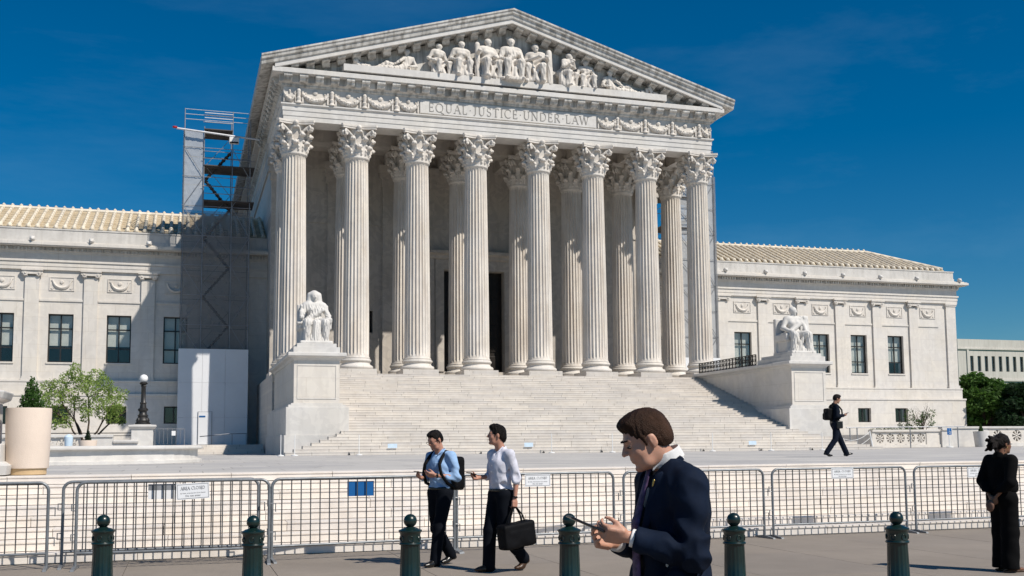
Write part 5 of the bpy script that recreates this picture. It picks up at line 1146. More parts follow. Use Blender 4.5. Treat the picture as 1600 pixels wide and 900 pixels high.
def notice(label, t, L_, px0, px1, z0, z1, m, text=True, tilt=0, yoff=-.030, grp=None):
    s0, s1 = px_along(t, L_, px0), px_along(t, L_, px1); d = np.array((math.cos(t.rotation_euler.z), math.sin(t.rotation_euler.z))); n = np.array((-d[1], d[0])); c = np.array(t.location[:2]) + d * (s0 + s1) / 2 + n * yoff
    o = thing('notice', label, 'notice', (c[0], c[1], GZ + (z0 + z1) / 2), t.rotation_euler.z, grp); w = (s1 - s0) / 2; h = (z1 - z0) / 2; o.rotation_euler = (0, -tilt, t.rotation_euler.z)
    MB().box(-w, w, -.003, .003, -h, h).build('board', m, o)
    if text:
        b = MB(); e = .012; b.box(-w + e, w - e, -.0045, -.0036, h - e - .004, h - e).box(-w + e, w - e, -.0045, -.0036, -h + e, -h + e + .004).box(-w + e, -w + e + .004, -.0045, -.0036, -h + e + .0042, h - e - .0042).box(w - e - .004, w - e, -.0045, -.0036, -h + e + .0042, h - e - .0042); b.build('border', 'print_black', o)
        write('AREA CLOSED', h * .36, -w * .74, w * .74, -.0035, h * .22, 'print_black', o, .001)
        for txt, zz, hh in (('By Order of the Supreme Court Marshal', -.28, .20), ('Do not enter', -.66, .17)):
            cu = D.curves.new('line', 'FONT'); cu.body = txt; cu.size = 1; cu.align_x = 'CENTER'; tmp = D.objects.new('tmp', cu); COL.objects.link(tmp); bpy.context.view_layer.update(); me = D.meshes.new_from_object(tmp.evaluated_get(bpy.context.evaluated_depsgraph_get())); D.objects.remove(tmp)
            xs = [v.co.x for v in me.vertices]; wd = max(xs) - min(xs); sc = min(1.5 * w / wd, hh * h * 2); q = obj('line_of_print', me, 'print_black', o, (0, -.0042, zz * h)); q.scale = (sc, sc, sc); q.rotation_euler = (math.pi / 2, 0, 0)
    return o
notice('white AREA CLOSED notice hung slightly tilted on the doubled barrier', tC, LC, 275.5, 327, .86, 1.07, 'sign_white', tilt=R(3.2))
o = notice('grey and white notice seen through the bars of the doubled barrier', tB, LB, 231, 279, .85, 1.05, 'sign_white', False, yoff=.03); MB().box(-.19, .19, -.0046, -.0034, .02, .095).build('grey_band', 'steel_pipe', o)
notice('solid blue notice behind the barrier bars', tD, LD, 543.5, 585, .84, 1.045, 'sign_blue', False, yoff=.030)
notice('white AREA CLOSED notice beside the man in the white shirt', tE, LE, 819, 859, .91, 1.09, 'sign_white')
notice('white AREA CLOSED notice on the barrier below the man in uniform', tG, LG, 1297.5, 1332, .93, 1.10, 'sign_white')
notice('white AREA CLOSED notice partly hidden by the woman in black', tH, LH, 1510, 1545, .90, 1.075, 'sign_white')

# ================================================================== bollards
bo_parts = [
    ('foot', MB().lathe([(.150, 0), (.150, .05), (.135, .07)], 32).mesh('foot', 40)),
    ('shaft', MB().lathe([(.118, .07), (.118, .085), (.115, .1), (.104, .46), (.104, .475)], 64, rfun=lambda a, z: 1 if (z < .086 or z > .47) else 1 - .075 * (.5 + .5 * math.cos(a * 16)) ** 2).mesh('shaft', 60)),
    ('collar', MB().lathe([(.104, .476), (.118, .480), (.122, .490), (.118, .502), (.108, .506), (.108, .575), (.112, .60), (.120, .612), (.127, .618), (.127, .630), (.120, .636), (.105, .640), (.085, .652), (.055, .660), (.045, .668)], 40).mesh('collar', 35)),
    ('ball', MB().lathe([(.072 * math.sin(a), .732 - .072 * math.cos(a)) for a in np.linspace(.5, math.pi, 18)], 32, cap=False).mesh('ball', 180))]
rg = MB(); c0 = np.array((.109, 0, .545)); rg.tube([c0 + np.array((0, .026 * math.cos(q), .026 * math.sin(q))) for q in np.linspace(0, 2 * math.pi, 13)[:-1]], .006, 5, closed=True); ring_me = rg.mesh('ring_ornament', 60)
near = ['before the doubled barrier, nearest the large planter', 'beside the barrier with the blue notice', 'beside the man in the blue shirt', 'under the phone of the man in the navy suit', 'just behind the back of the man in the navy suit', 'next to the woman in black']
for i, (px, py) in enumerate(((162, 804), (396, 805), (641, 803), (889, 802), (1146, 801), (1400, 799))):
    q = un(px, py, 'z', GZ + .804); t = thing('bollard', 'dark green ball-topped bollard ' + near[i], 'bollard', (q[0], q[1], GZ), i * 1.1, 'green bollards along the kerb')
    for nm, me in bo_parts: obj(nm, me, 'bollard_green', t)
    for k in range(6): obj('ring_ornament', ring_me, 'bollard_green', t).rotation_euler = (0, 0, k * math.pi / 3 + .3)
# ================================================================== people
def skin(name, col):
    m = mat(name, col, .5, .10, 9, .05, 300, spec=.35); b = m.node_tree.nodes['Principled BSDF']; b.inputs['Subsurface Weight'].default_value = .12; b.inputs['Subsurface Radius'].default_value = (.012, .005, .003); b.inputs['Subsurface Scale'].default_value = .5
skin('skin_light', (.50, .27, .19)); skin('skin_ruddy', (.46, .235, .165)); skin('skin_brown', (.20, .095, .055)); skin('skin_tan', (.36, .19, .125))
cloth('hair_brown', (.040, .020, .012), .5, .5, 240, .5, 0); cloth('hair_dark', (.010, .007, .006), .45, .5, 200, .5, 0)
cloth('shirt_blue', (.30, .46, .70)); cloth('shirt_white', (.66, .66, .74)); cloth('collar_white', (.72, .71, .70)); cloth('navy_suit', (.0055, .011, .026), .8, .25, 260, .12); cloth('navy_trousers', (.0035, .005, .009), .85); cloth('uniform', (.0045, .008, .017), .8)
cloth('black_cloth', (.0025, .0025, .003), .9); cloth('black_bag', (.004, .004, .005), .6, .3, 260, .3, 0); mat('black_leather', (.010, .009, .008), .28, .3, 8, spec=.5); mat('brown_leather', (.07, .035, .018), .4, .3, 8, spec=.4); mat('phone_black', (.008, .008, .010), .15, .1, 5, spec=.6)
mat('tie', (.085, .05, .12), .6, .5, 40, .2, 200); mat('gold', (.5, .36, .12), .35, .1, 5, metal=.9); mat('fan_brown', (.16, .085, .06), .7, .4, 60)
V3 = lambda *a: np.array(a, float)
def unit(v): v = np.array(v, float); return v / np.linalg.norm(v)
def frame(f, u=(0, 0, 1)):
    f = unit(f); s = unit(np.cross(u, f)); return f, s, np.cross(f, s)
def head(c, f, s, u, neck, k=1.0):
    c = np.array(c); rot = np.stack([f, s, u], 1); q = lambda a, b, d: c + (f * a + s * b + u * d) * k
    P = [cone(q(-.022, 0, -.06), neck, .056 * k, .062 * k, .02), ell(q(-.012, 0, .030), V3(.099, .077, .094) * k, .02, rot), ell(q(.026, 0, -.042), V3(.070, .059, .078) * k, .03, rot), cone(q(.045, .034, -.085), q(.045, -.034, -.085), .022 * k, None, .03), ell(q(.078, 0, -.100), V3(.020, .026, .017) * k, .02, rot), cone(q(.076, .030, .026), q(.076, -.030, .026), .0155 * k, None, .014)]
    for y in (-1, 1):
        P += [ell(q(.058, y * .043, -.030), V3(.026, .020, .024) * k, .02, rot), cut(ell(q(.099, y * .031, .004), V3(.014, .017, .010) * k, .010, rot)), ell(q(.0795, y * .031, .003), V3(.012, .014, .0105) * k, .003, rot)]
    P += [cone(q(.088, 0, .022), q(.116, 0, -.020), .0075 * k, .0115 * k, .010), ell(q(.103, .011, -.024), V3(.010, .008, .007) * k, .006, rot), ell(q(.103, -.011, -.024), V3(.010, .008, .007) * k, .006, rot)]
    P += [cone(q(.092, .016, -.053), q(.092, -.016, -.053), .0065 * k, None, .008), cone(q(.089, .014, -.068), q(.089, -.014, -.068), .0080 * k, None, .008), cut(cone(q(.100, .022, -.0605), q(.100, -.022, -.0605), .0022 * k, None, .003)), cut(cone(q(.094, .02, -.083), q(.094, -.02, -.083), .006 * k, None, .010))]
    for y in (-1, 1): P += [ell(q(-.010, y * .079, -.008), V3(.018, .008, .031) * k, .006, np.stack([unit(f - u * .2), s, unit(u + f * .2)], 1)), cut(ell(q(-.006, y * .088, -.006), V3(.008, .006, .016) * k, .004, rot)), ell(q(-.004, y * .077, -.034), V3(.009, .007, .009) * k, .006, rot)]
    return P
def hair_short(c, f, s, u, k=1.0, vol=.0, fringe=True):
    c = np.array(c); rot = np.stack([f, s, u], 1); q = lambda a, b, d: c + (f * a + s * b + u * d) * k
    P = [ell(q(-.018, 0, .038), V3(.101 + vol, .083 + vol * .6, .094 + vol) * k, .02, rot), ell(q(.030, 0, .098 + vol), V3(.056, .058, .030 + vol) * k, .03, rot), ell(q(-.06, 0, -.015), V3(.058, .072, .065) * k, .03, rot), ell(q(.058, .0, .094 + vol), V3(.030, .048, .020) * k, .02, rot)]
    P += [cut(ell(q(.112, 0, -.008), V3(.062, .10, .078) * k, .012, rot)), cut(ell(q(.035, .085, -.055), V3(.055, .03, .076) * k, .01, rot)), cut(ell(q(.035, -.085, -.055), V3(.055, .03, .076) * k, .01, rot)), cut(ell(q(-.006, .092, -.012), V3(.024, .022, .034) * k, .006, rot)), cut(ell(q(-.006, -.092, -.012), V3(.024, .022, .034) * k, .006, rot)), cut(rbox(q(0, 0, -.11), V3(.15, .12, .048) * k, .002, .01, rot))]
    P += [cone(q(.026, .078, .02), q(.022, .079, -.016), .010 * k, .006 * k, .006), cone(q(.026, -.078, .02), q(.022, -.079, -.016), .010 * k, .006 * k, .006)]
    return P
def hairfold(amp, f):
    def g(X, Y, Z): return amp * (np.sin(Y * f + 3 * np.sin(X * f * .22) + Z * f * .25) + .6 * np.sin(Y * f * 2.1 - X * f * .5 + 2 * np.sin(Z * f * .3)) + .5 * np.sin(X * f * 1.3 + Z * f * 1.1))
    return g
def cfold(amp, f, seed, hot=()):
    """cloth wrinkles, stronger round the hot spots (joint, radius, gain)"""
    r = np.random.RandomState(seed); p = r.uniform(0, 6.28, 8); d = r.normal(size=(5, 3)); d /= np.linalg.norm(d, axis=1)[:, None]
    def g(X, Y, Z):
        w = .45
        for c, rad, gn in hot: w = w + gn * np.exp(-((X - c[0]) ** 2 + (Y - c[1]) ** 2 + (Z - c[2]) ** 2) / rad ** 2)
        t = 0
        for i in range(5): t = t + np.sin(f * (1 + .35 * i) * (X * d[i, 0] + Y * d[i, 1] + Z * d[i, 2]) + 1.8 * np.sin(f * .37 * (X * d[i, 1] + Y * d[i, 2] - Z * d[i, 0]) + p[i]) + p[i + 1]) / (1 + .3 * i)
        return 2.3 * amp * w * (.28 * np.abs(t) - .18 + .10 * t)
    return g
def hand(w, d, n, side, curl=.6, k=1.0, spread=.0, lens=(.068, .077, .072, .056)):
    """palm and five separate fingers. w wrist, d along the hand, n palm normal, side +1 puts the thumb on cross(n,d)"""
    w = np.array(w); d = unit(d); n = unit(n - d * np.dot(n, d)); l = np.cross(n, d) * side; P = [cone(w, w + d * .035 * k, .026 * k, .032 * k, .012, n, .7), rbox(w + d * .062 * k, V3(.030, .030, .008) * k, .010 * k, .012, np.stack([d, l, n], 1))]
    for i, L_ in enumerate(lens):
        y = (.031 - .0205 * i) * k; b = w + d * (.094 - .006 * abs(i - 1.2)) * k + l * y; a0 = curl * .55; d1 = d * math.cos(a0) + n * math.sin(a0) + l * spread * (1.5 - i); d1 = unit(d1); a1 = curl * 1.25; d2 = unit(d * math.cos(a1) + n * math.sin(a1)); a2 = curl * 1.9; d3 = unit(d * math.cos(a2) + n * math.sin(a2)); L_ = L_ * k
        p1 = b + d1 * L_ * .45; p2 = p1 + d2 * L_ * .32; p3 = p2 + d3 * L_ * .24; P += [cone(b - d * .012 * k, p1, .0092 * k, .0085 * k, .004), cone(p1, p2, .0085 * k, .0078 * k, .003), cone(p2, p3, .0078 * k, .0066 * k, .003)]
    t0 = w + d * .026 * k + l * .026 * k; t1 = t0 + unit(d * .75 + l * .42 + n * .55) * .042 * k; t2 = t1 + unit(d * .8 + l * .15 + n * .5) * .032 * k; t3 = t2 + unit(d * .9 - l * .1 + n * .35) * .024 * k
    return P + [cone(t0, t1, .0135 * k, .0115 * k, .010), cone(t1, t2, .0108 * k, .0095 * k, .004), cone(t2, t3, .0095 * k, .0072 * k, .003)]
def torso(J, i, low=True):
    x = V3(1, 0, 0); Pv, C, N = J['pel'], J['ch'], J['nk']; W = (Pv + C) / 2 + V3(0, 0, -.01); P = []
    if low: P += [cone(Pv + V3(-.01, .07, -.02), Pv + V3(-.01, -.07, -.02), .118 + i, None, .04)]
    P += [ell(W, (.112 + i, .150 + i, .15 + i), .05), ell(C, (.122 + i, .168 + i, .18 + i), .05), cone(J['shL'] + V3(0, -.03, -.01), J['shR'] + V3(0, .03, -.01), .062 + i, None, .05)]
    for q in ('shL', 'shR'): P += [cone(J[q] * .7 + N * .3 + V3(0, 0, -.005), N + (J[q] - N) * .16, .045 + i, .042 + i, .03)]
    return P
def arm(J, q, i, up=1.0, fr=1.0, cutw=None):
    s, e, w = J['sh' + q], J['el' + q], J['wr' + q]; P = [cone(s, e, .050 * up + i, .040 * up + i, .02)]
    e2 = w if cutw is None else e + (w - e) * cutw
    r2 = .038 + (.028 - .038) * (1 if cutw is None else cutw); P += [cone(e, e2, .039 * fr + i, r2 * fr + i, .015, flat=False)]
    return P
def leg(J, q, i, r=(.088, .062, .044), hem=0, wide=0):
    h, k, a = J['hip' + q], J['kn' + q], J['an' + q]; return [cone(h, k, r[0] + i, r[1] + i, .03), cone(k, a + V3(0, 0, hem), r[1] + i * 1.1, r[2] + i * 1.2 + wide, .02)]
def shoe(J, q, m='x', up=0):
    a, t = J['an' + q], J['to' + q]; d = unit((t - a) * V3(1, 1, 0)); he = a - d * .055; he = V3(he[0], he[1], a[2] - .055); z = t[2]
    return [cone(he, a + V3(0, 0, -.01), .034, .040, .02), cone(V3(he[0], he[1], he[2] + .002), V3(t[0], t[1], t[2] + .005) - d * .05, .034, .042, .02, V3(0, 0, 1), .75), cone(t - d * .06, t, .040, .030, .02, V3(0, 0, 1), .7), cone(a, t - d * .10 + V3(0, 0, .012), .042, .036, .03)]
def person(label, pos, ang, group=None): return thing('person', label, 'person', pos, ang, group)
def put(nm, P, h, m, t, fold=None, pad=0.): return obj(nm, sculpt_mesh(nm, P, h, fold, pad), m, t)
def J0():
    return dict(pel=V3(0, 0, .95), ch=V3(.005, 0, 1.27), nk=V3(-.005, 0, 1.47), shL=V3(-.01, .175, 1.42), shR=V3(-.01, -.175, 1.42), hipL=V3(0, .085, .91), hipR=V3(0, -.085, .91))
CAMANG = math.degrees(math.atan2(-CR[1], -CR[0]))       # heading that faces the picture's left
def phone(t, c, d, n, label):
    d = unit(d); n = unit(n - d * np.dot(n, d)); l = np.cross(n, d); o = thing('phone', label, 'phone', (0, 0, 0))
    o.location = t.location; o.rotation_euler = t.rotation_euler
    MB().cbox(c, (.074, .036, .0042), np.stack([d, l, n], 1)).build('case', 'phone_black', o, bevel=.003); MB().cbox(np.array(c) + n * .0046, (.070, .0335, .0003), np.stack([d, l, n], 1)).build('screen', 'phone_black', o); return o

# ---- man in the navy suit, near, in profile
dS = 4.24; q = und(1042, 800, dS); t = person('man in a navy suit and tie looking down at his phone', (q[0], q[1], GZ), R(CAMANG + 17))
J = J0(); J.update(ch=V3(-.02, 0, 1.26), nk=V3(-.015, 0, 1.465), shL=V3(-.018, .172, 1.375), shR=V3(-.015, -.170, 1.375), elL=V3(-.015, .205, 1.115), wrL=V3(.205, .085, 1.180), elR=V3(-.02, -.215, 1.10), wrR=V3(.215, -.04, 1.150),
          knL=V3(.17, .09, .50), anL=V3(.12, .09, .10), toL=V3(.30, .10, .035), knR=V3(-.03, -.09, .49), anR=V3(-.32, -.09, .16), toR=V3(-.20, -.10, .035))
hc = V3(.085, 0, 1.556); f, s, u = frame(unit(V3(.985, -.19, -.46))); HK = .93
hL = hand(J['wrL'], V3(1, -.22, .18), V3(.05, -.8, .6), 1, .95, .92); hR = hand(J['wrR'], V3(1, .22, .2), V3(.1, .8, .6), -1, .95, .92)
B = head(hc, f, s, u, J['nk'] + V3(.0, 0, -.02), HK) + torso(J, -.035) + arm(J, 'L', -.006) + arm(J, 'R', -.006) + hL + hR + leg(J, 'L', -.01) + leg(J, 'R', -.01)
put('body', B, .0055, 'skin_light', t)
H = hair_short(hc, f, s, u, HK, .0)
put('hair', H, .0045, 'hair_brown', t, hairfold(.0016, 300))
put('eyebrow', [cone(hc + f * .094 + s * .014 + u * .029, hc + f * .080 + s * .045 + u * .030, .0045, .003, .002), cone(hc + f * .094 - s * .014 + u * .029, hc + f * .080 - s * .045 + u * .030, .0045, .003, .002)], .0025, 'hair_brown', t)
for y in (-1, 1):
    e = MB(); e.lathe([(.0115 * math.sin(a), -.0115 * math.cos(a)) for a in np.linspace(0, math.pi, 9)], 12); o = e.build('eye', 'black_leather', t, 180, tuple(hc + f * .0835 + s * y * .031 + u * .001)); o.scale = (.8, 1, .45)
# shirt with collar, tie
sh = torso(J, -.004, False) + [cone(J['nk'] + V3(.0, 0, -.01), J['nk'] + V3(.016, 0, .040), .066, .064, .01, flat=True), plane((0, 0, 1.02), (0, 0, -1))]
put('shirt', sh + [cut(cone(J['nk'] + V3(.004, 0, .01), J['nk'] + V3(.012, 0, .09), .058, .060, .002))], .007, 'collar_white', t)
put('collar', [cone(J['nk'] + V3(.006, 0, .000), J['nk'] + V3(.026, 0, .044), .074, .067, .003, flat=True), cut(cone(J['nk'] + V3(.0, 0, -.04), J['nk'] + V3(.042, 0, .12), .060, .0575, .002)), cut(rbox(J['nk'] + V3(.09, 0, .0), (.03, .016, .1), .002, .006)), cone(J['nk'] + V3(.045, .052, .022), J['nk'] + V3(.086, .030, -.030), .012, .006, .008, V3(1, .3, 0), .5), cone(J['nk'] + V3(.045, -.052, .022), J['nk'] + V3(.086, -.030, -.030), .012, .006, .008, V3(1, -.3, 0), .5)], .0035, 'collar_white', t)
put('tie', [cone(J['nk'] + V3(.076, 0, .005), J['nk'] + V3(.088, 0, -.03), .017, .012, .006), cone(J['nk'] + V3(.090, 0, -.03), V3(.138, 0, 1.22), .017, .032, .008, V3(1, 0, .2), .35), cone(V3(.138, 0, 1.22), V3(.135, 0, 1.00), .032, .036, .01, V3(1, 0, 0), .3)], .006, 'tie', t)
# jacket: body, sleeves, skirt; the front is cut open in a V
jk = torso(J, .016) + [cone(V3(-.005, .085, .98), V3(-.02, .105, .74), .125, .125, .05), cone(V3(-.005, -.085, .98), V3(-.02, -.105, .74), .125, .125, .05), cone(V3(-.05, 0, 1.30), V3(-.05, 0, 1.0), .10, .10, .08), ell(J['shL'] + V3(-.005, -.01, .008), (.068, .055, .048), .03), ell(J['shR'] + V3(-.005, .01, .008), (.068, .055, .048), .03)] + arm(J, 'L', .018, 1.06, 1.08, .93) + arm(J, 'R', .018, 1.06, 1.08, .90)
jk += [cut(cone(J['nk'] + V3(-.005, 0, -.055), J['nk'] + V3(.02, 0, .10), .070, .092, .004)), cut(cone(V3(.15, 0, 1.14), V3(.14, 0, 1.50), .016, .100, .006)), plane((0, 0, .735), (0, 0, -1)),
       cut(cone(J['elL'] + (J['wrL'] - J['elL']) * .90, J['wrL'] + unit(J['wrL'] - J['elL']) * .06, .07, .07, .0, flat=True)), cut(cone(J['elR'] + (J['wrR'] - J['elR']) * .88, J['wrR'] + unit(J['wrR'] - J['elR']) * .06, .07, .07, .0, flat=True))]
put('jacket', jk, .0065, 'navy_suit', t, cfold(.0085, 32, 4, [(J['elL'], .12, 2.0), (J['elR'], .11, 1.5), (J['shL'] + V3(0, 0, -.1), .12, .7), (V3(.08, .1, 1.05), .12, 1.0)]), .02)
for y in (-1, 1):
    put('lapel', [cone(J['nk'] + V3(-.01, y * .082, .012), J['nk'] + V3(.075, y * .088, -.07), .016, .030, .01, V3(.6, y * .75, .2), .35), cone(J['nk'] + V3(.075, y * .088, -.07), V3(.150, y * .040, 1.13), .034, .010, .01, V3(.7, y * .7, .1), .3)], .006, 'navy_suit', t)
    cf = unit(J['wr' + 'LR'[y < 0]] - J['el' + 'LR'[y < 0]]); w_ = J['wr' + 'LR'[y < 0]]; put('cuff', [cone(w_ - cf * .06, w_ - cf * .010, .0365, .0355, .004, flat=True)], .0032, 'collar_white', t)
put('pin', [cone(J['nk'] + V3(.112, .092, -.075), J['nk'] + V3(.116, .090, -.092), .0045, .003, .002), ell(J['nk'] + V3(.111, .093, -.070), (.004, .006, .006), .002)], .0022, 'gold', t)
put('trousers', leg(J, 'L', .014, hem=.0, wide=.012) + leg(J, 'R', .014, hem=0, wide=.012) + [cone(V3(-.01, .07, .93), V3(-.01, -.07, .93), .125, None, .04)], .012, 'navy_suit', t, cfold(.006, 22, 6))
put('shoe', shoe(J, 'L'), .009, 'black_leather', t); put('shoe', shoe(J, 'R'), .009, 'black_leather', t)
phone(t, V3(.365, .040, 1.232), V3(.92, .0, .40), V3(-.38, .05, .9), 'black phone held by the man in the navy suit')

# ---- man in the white shirt with the black bag
q = un(783, 893, 'z', GZ); t = person('man in a white dress shirt carrying a black bag and holding a phone', (q[0], q[1], GZ), R(CAMANG + 38)); TW = t
J = J0(); J.update(elL=V3(-.07, .235, 1.13), wrL=V3(-.03, .245, .885), elR=V3(-.03, -.235, 1.15), wrR=V3(.205, -.185, 1.135), knR=V3(.10, -.09, .49), anR=V3(.12, -.09, .09), toR=V3(.29, -.11, .035), knL=V3(.02, .09, .48), anL=V3(-.28, .085, .17), toL=V3(-.17, .085, .04))
hc = V3(.055, 0, 1.655); f, s, u = frame(unit(V3(.86, -.5, .02)))
hL = hand(J['wrL'], V3(.1, .0, -1), V3(.0, -1, 0), -1, 1.25); hR = hand(J['wrR'], V3(.9, .1, .12), V3(0, .7, .7), -1, .8)
put('body', head(hc, f, s, u, J['nk'] + V3(0, 0, -.02)) + torso(J, -.035) + arm(J, 'L', -.004) + arm(J, 'R', -.004) + hL + hR + leg(J, 'L', -.01) + leg(J, 'R', -.01), .009, 'skin_ruddy', t)
put('hair', hair_short(hc, f, s, u, .98, .004) + [ell(hc - f * .075 - u * .035, (.045, .055, .06), .02), ell(hc + f * .030 + u * .105, (.05, .05, .03), .03)], .007, 'hair_dark', t, hairfold(.0025, 170))
wt = torso(J, .006) + arm(J, 'L', .014, 1.05, 1.1, .12) + arm(J, 'R', .014, 1.05, 1.1, .25) + [cone(J['nk'] + V3(-.015, 0, -.02), J['nk'] + V3(.0, 0, .04), .073, .070, .01, flat=True), cut(cone(J['nk'] + V3(.0, 0, .0), J['nk'] + V3(.01, 0, .1), .060, .068, .003)), cut(cone(J['nk'] + V3(.085, 0, -.06), J['nk'] + V3(.07, 0, .09), .008, .034, .006)), plane((0, 0, .99), (0, 0, -1))]
put('shirt', wt, .009, 'shirt_white', t, cfold(.012, 28, 14, [(J['elL'], .12, 1.0), (V3(0, .1, 1.05), .14, 1.0), (V3(.05, -.1, 1.08), .14, .8)]), .02)
for y in (-1, 1): put('collar', [cone(J['nk'] + V3(.02, y * .068, .035), J['nk'] + V3(.088, y * .036, -.035), .016, .007, .008, V3(.8, y * .5, 0), .4)], .006, 'shirt_white', t)
bt = MB(); 
for k in range(5): bt.lathe([(0, -.004), (.006, -.003), (.006, .003), (0, .004)], 6, (.139 - .006 * abs(k - 2), 0, 1.36 - .075 * k))
bt.build('button', 'collar_white', t)
put('trousers', leg(J, 'L', .018, hem=-.02, wide=.012) + leg(J, 'R', .018, hem=-.035, wide=.012) + [cone(V3(-.01, .055, .95), V3(-.01, -.055, .95), .119, None, .04), plane((0, 0, 1.005), (0, 0, 1))], .011, 'navy_trousers', t, cfold(.007, 24, 15, [(J['knL'], .15, .8), (J['knR'], .15, .8)]), .02)
put('belt', [cone(V3(-.006, .05, .985), V3(-.006, -.05, .985), .122, None, .04), plane((0, 0, 1.005), (0, 0, 1)), plane((0, 0, .965), (0, 0, -1))], .009, 'black_leather', t)
put('shoe', shoe(J, 'L'), .010, 'brown_leather', t); put('shoe', shoe(J, 'R'), .010, 'brown_leather', t)
cf = unit(J['wrL'] - J['elL']); put('watch', [cone(J['wrL'] - cf * .03, J['wrL'] - cf * .012, .034, .034, .003, flat=True), ell(J['wrL'] - cf * .02 + V3(.01, .03, 0), (.016, .008, .016), .003)], .006, 'black_leather', t)
phone(t, J['wrR'] + V3(.115, .035, .052), V3(1, .15, .25), V3(-.2, .0, 1), 'black phone held out by the man in the white shirt')
bg_ = thing('briefcase', 'soft black two-handled bag hanging from the hand of the man in white', 'bag', t.location); bg_.rotation_euler = t.rotation_euler; hb = J['wrL'] + V3(.01, .0, -.10)
put('body', [rbox(hb + V3(-.02, .015, -.33), (.205, .060, .115), .035, .01, rotm('Y', 7)), rbox(hb + V3(-.02, .085, -.35), (.15, .012, .07), .012, .02, rotm('Y', 7))], .011, 'black_bag', bg_, cfold(.008, 22, 30))
for y in (-.02, .05): MB().tube([hb + V3(-.13, y, -.20), hb + V3(-.10, y * .7, -.10), hb + V3(-.03, y * .2, -.006), hb + V3(.02, y * .2, .0), hb + V3(.08, y * .7, -.11), hb + V3(.11, y, -.20)], .010, 6).build('handle', 'black_bag', bg_, 60)
MB().tube([hb + V3(-.20, .02, -.36), hb + V3(-.10, .03, -.50), hb + V3(.05, .03, -.51), hb + V3(.14, .02, -.43)], .010, 5).build('shoulder_strap', 'black_bag', bg_, 60)

# ---- man in the blue shirt with the backpack
q = un(688, 884, 'z', GZ); t = person('man in a light blue shirt with glasses and backpack looking down', (q[0], q[1], GZ), R(CAMANG + 52))
J = J0(); J.update(ch=V3(.0, 0, 1.245), nk=V3(.0, 0, 1.445), shL=V3(-.015, .18, 1.395), shR=V3(-.015, -.18, 1.395), elL=V3(-.04, .255, 1.13), wrL=V3(.195, .10, 1.155), elR=V3(-.02, -.26, 1.12), wrR=V3(.205, -.15, 1.125), knL=V3(.11, .075, .49), anL=V3(.14, .04, .09), toL=V3(.31, .03, .035), knR=V3(.0, -.07, .48), anR=V3(-.24, -.03, .14), toR=V3(-.08, -.05, .04))
hc = V3(.085, -.01, 1.605); f, s, u = frame(unit(V3(.95, -.12, -.42)))
hL = hand(J['wrL'], V3(.75, -.62, .15), V3(-.4, -.5, .6), 1, .7); hR = hand(J['wrR'], V3(.9, .35, .2), V3(0, .6, .7), -1, .8)
put('body', head(hc, f, s, u, J['nk'] + V3(0, 0, -.02)) + torso(J, -.035) + arm(J, 'L', -.004) + arm(J, 'R', -.004) + hL + hR + leg(J, 'L', -.01) + leg(J, 'R', -.01), .009, 'skin_ruddy', t)
put('hair', hair_short(hc, f, s, u, .98, .0), .007, 'hair_dark', t, hairfold(.002, 190))
gl_ = MB()
for y in (-1, 1):
    c = hc + f * .108 + s * y * .032 + u * .003; gl_.tube([c + s * .023 * math.cos(a) + u * .017 * math.sin(a) for a in np.linspace(0, 2 * math.pi, 13)[:-1]], .0022, 5, closed=True); gl_.tube([c + s * y * .023, hc - f * .005 + s * y * .084 + u * .004], .002, 4)
gl_.tube([hc + f * .109 + s * .010 + u * .004, hc + f * .109 - s * .010 + u * .004], .002, 4); gl_.build('glasses', 'black_leather', t)
bs_ = torso(J, .008) + arm(J, 'L', .014, 1.06, 1.1, .42) + arm(J, 'R', .014, 1.06, 1.1, .42) + [cone(J['nk'] + V3(-.015, 0, -.02), J['nk'] + V3(.005, 0, .04), .073, .070, .01, flat=True), cut(cone(J['nk'] + V3(.0, 0, .0), J['nk'] + V3(.01, 0, .1), .060, .070, .003)), cut(cone(J['nk'] + V3(.09, 0, -.06), J['nk'] + V3(.075, 0, .09), .008, .036, .006)), plane((0, 0, .99), (0, 0, -1))]
put('shirt', bs_, .009, 'shirt_blue', t, cfold(.012, 28, 24, [(J['elL'], .12, .8), (V3(.02, .1, 1.06), .14, 1.0), (V3(.05, -.1, 1.08), .14, .8)]), .02)
for y in (-1, 1): put('collar', [cone(J['nk'] + V3(.02, y * .068, .035), J['nk'] + V3(.092, y * .038, -.032), .016, .007, .008, V3(.8, y * .5, 0), .4)], .006, 'shirt_blue', t)
put('shirt_pocket', [rbox(V3(.132, .075, 1.275), (.004, .045, .05), .003, .004, rotm('Z', 22))], .007, 'shirt_blue', t)
put('trousers', leg(J, 'L', .016, hem=-.02, wide=.008) + leg(J, 'R', .016, hem=-.02, wide=.008) + [cone(V3(-.01, .055, .95), V3(-.01, -.055, .95), .119, None, .04), plane((0, 0, 1.005), (0, 0, 1))], .011, 'navy_trousers', t, cfold(.007, 24, 25, [(J['knL'], .15, .8), (J['knR'], .15, .8)]), .02)
put('belt', [cone(V3(-.006, .05, .985), V3(-.006, -.05, .985), .122, None, .04), plane((0, 0, 1.005), (0, 0, 1)), plane((0, 0, .965), (0, 0, -1))], .009, 'black_leather', t)
put('shoe', shoe(J, 'L'), .010, 'black_leather', t); put('shoe', shoe(J, 'R'), .010, 'black_leather', t)
cf = unit(J['wrL'] - J['elL']); put('watch', [cone(J['wrL'] - cf * .03, J['wrL'] - cf * .008, .034, .034, .003, flat=True), ell(J['wrL'] - cf * .02 + V3(.02, .02, .012), (.016, .012, .016), .003)], .006, 'black_leather', t)
phone(t, J['wrR'] + V3(.10, .055, .07), V3(1, .3, .2), V3(-.3, 0, 1), 'black phone in the hands of the man in the blue shirt')
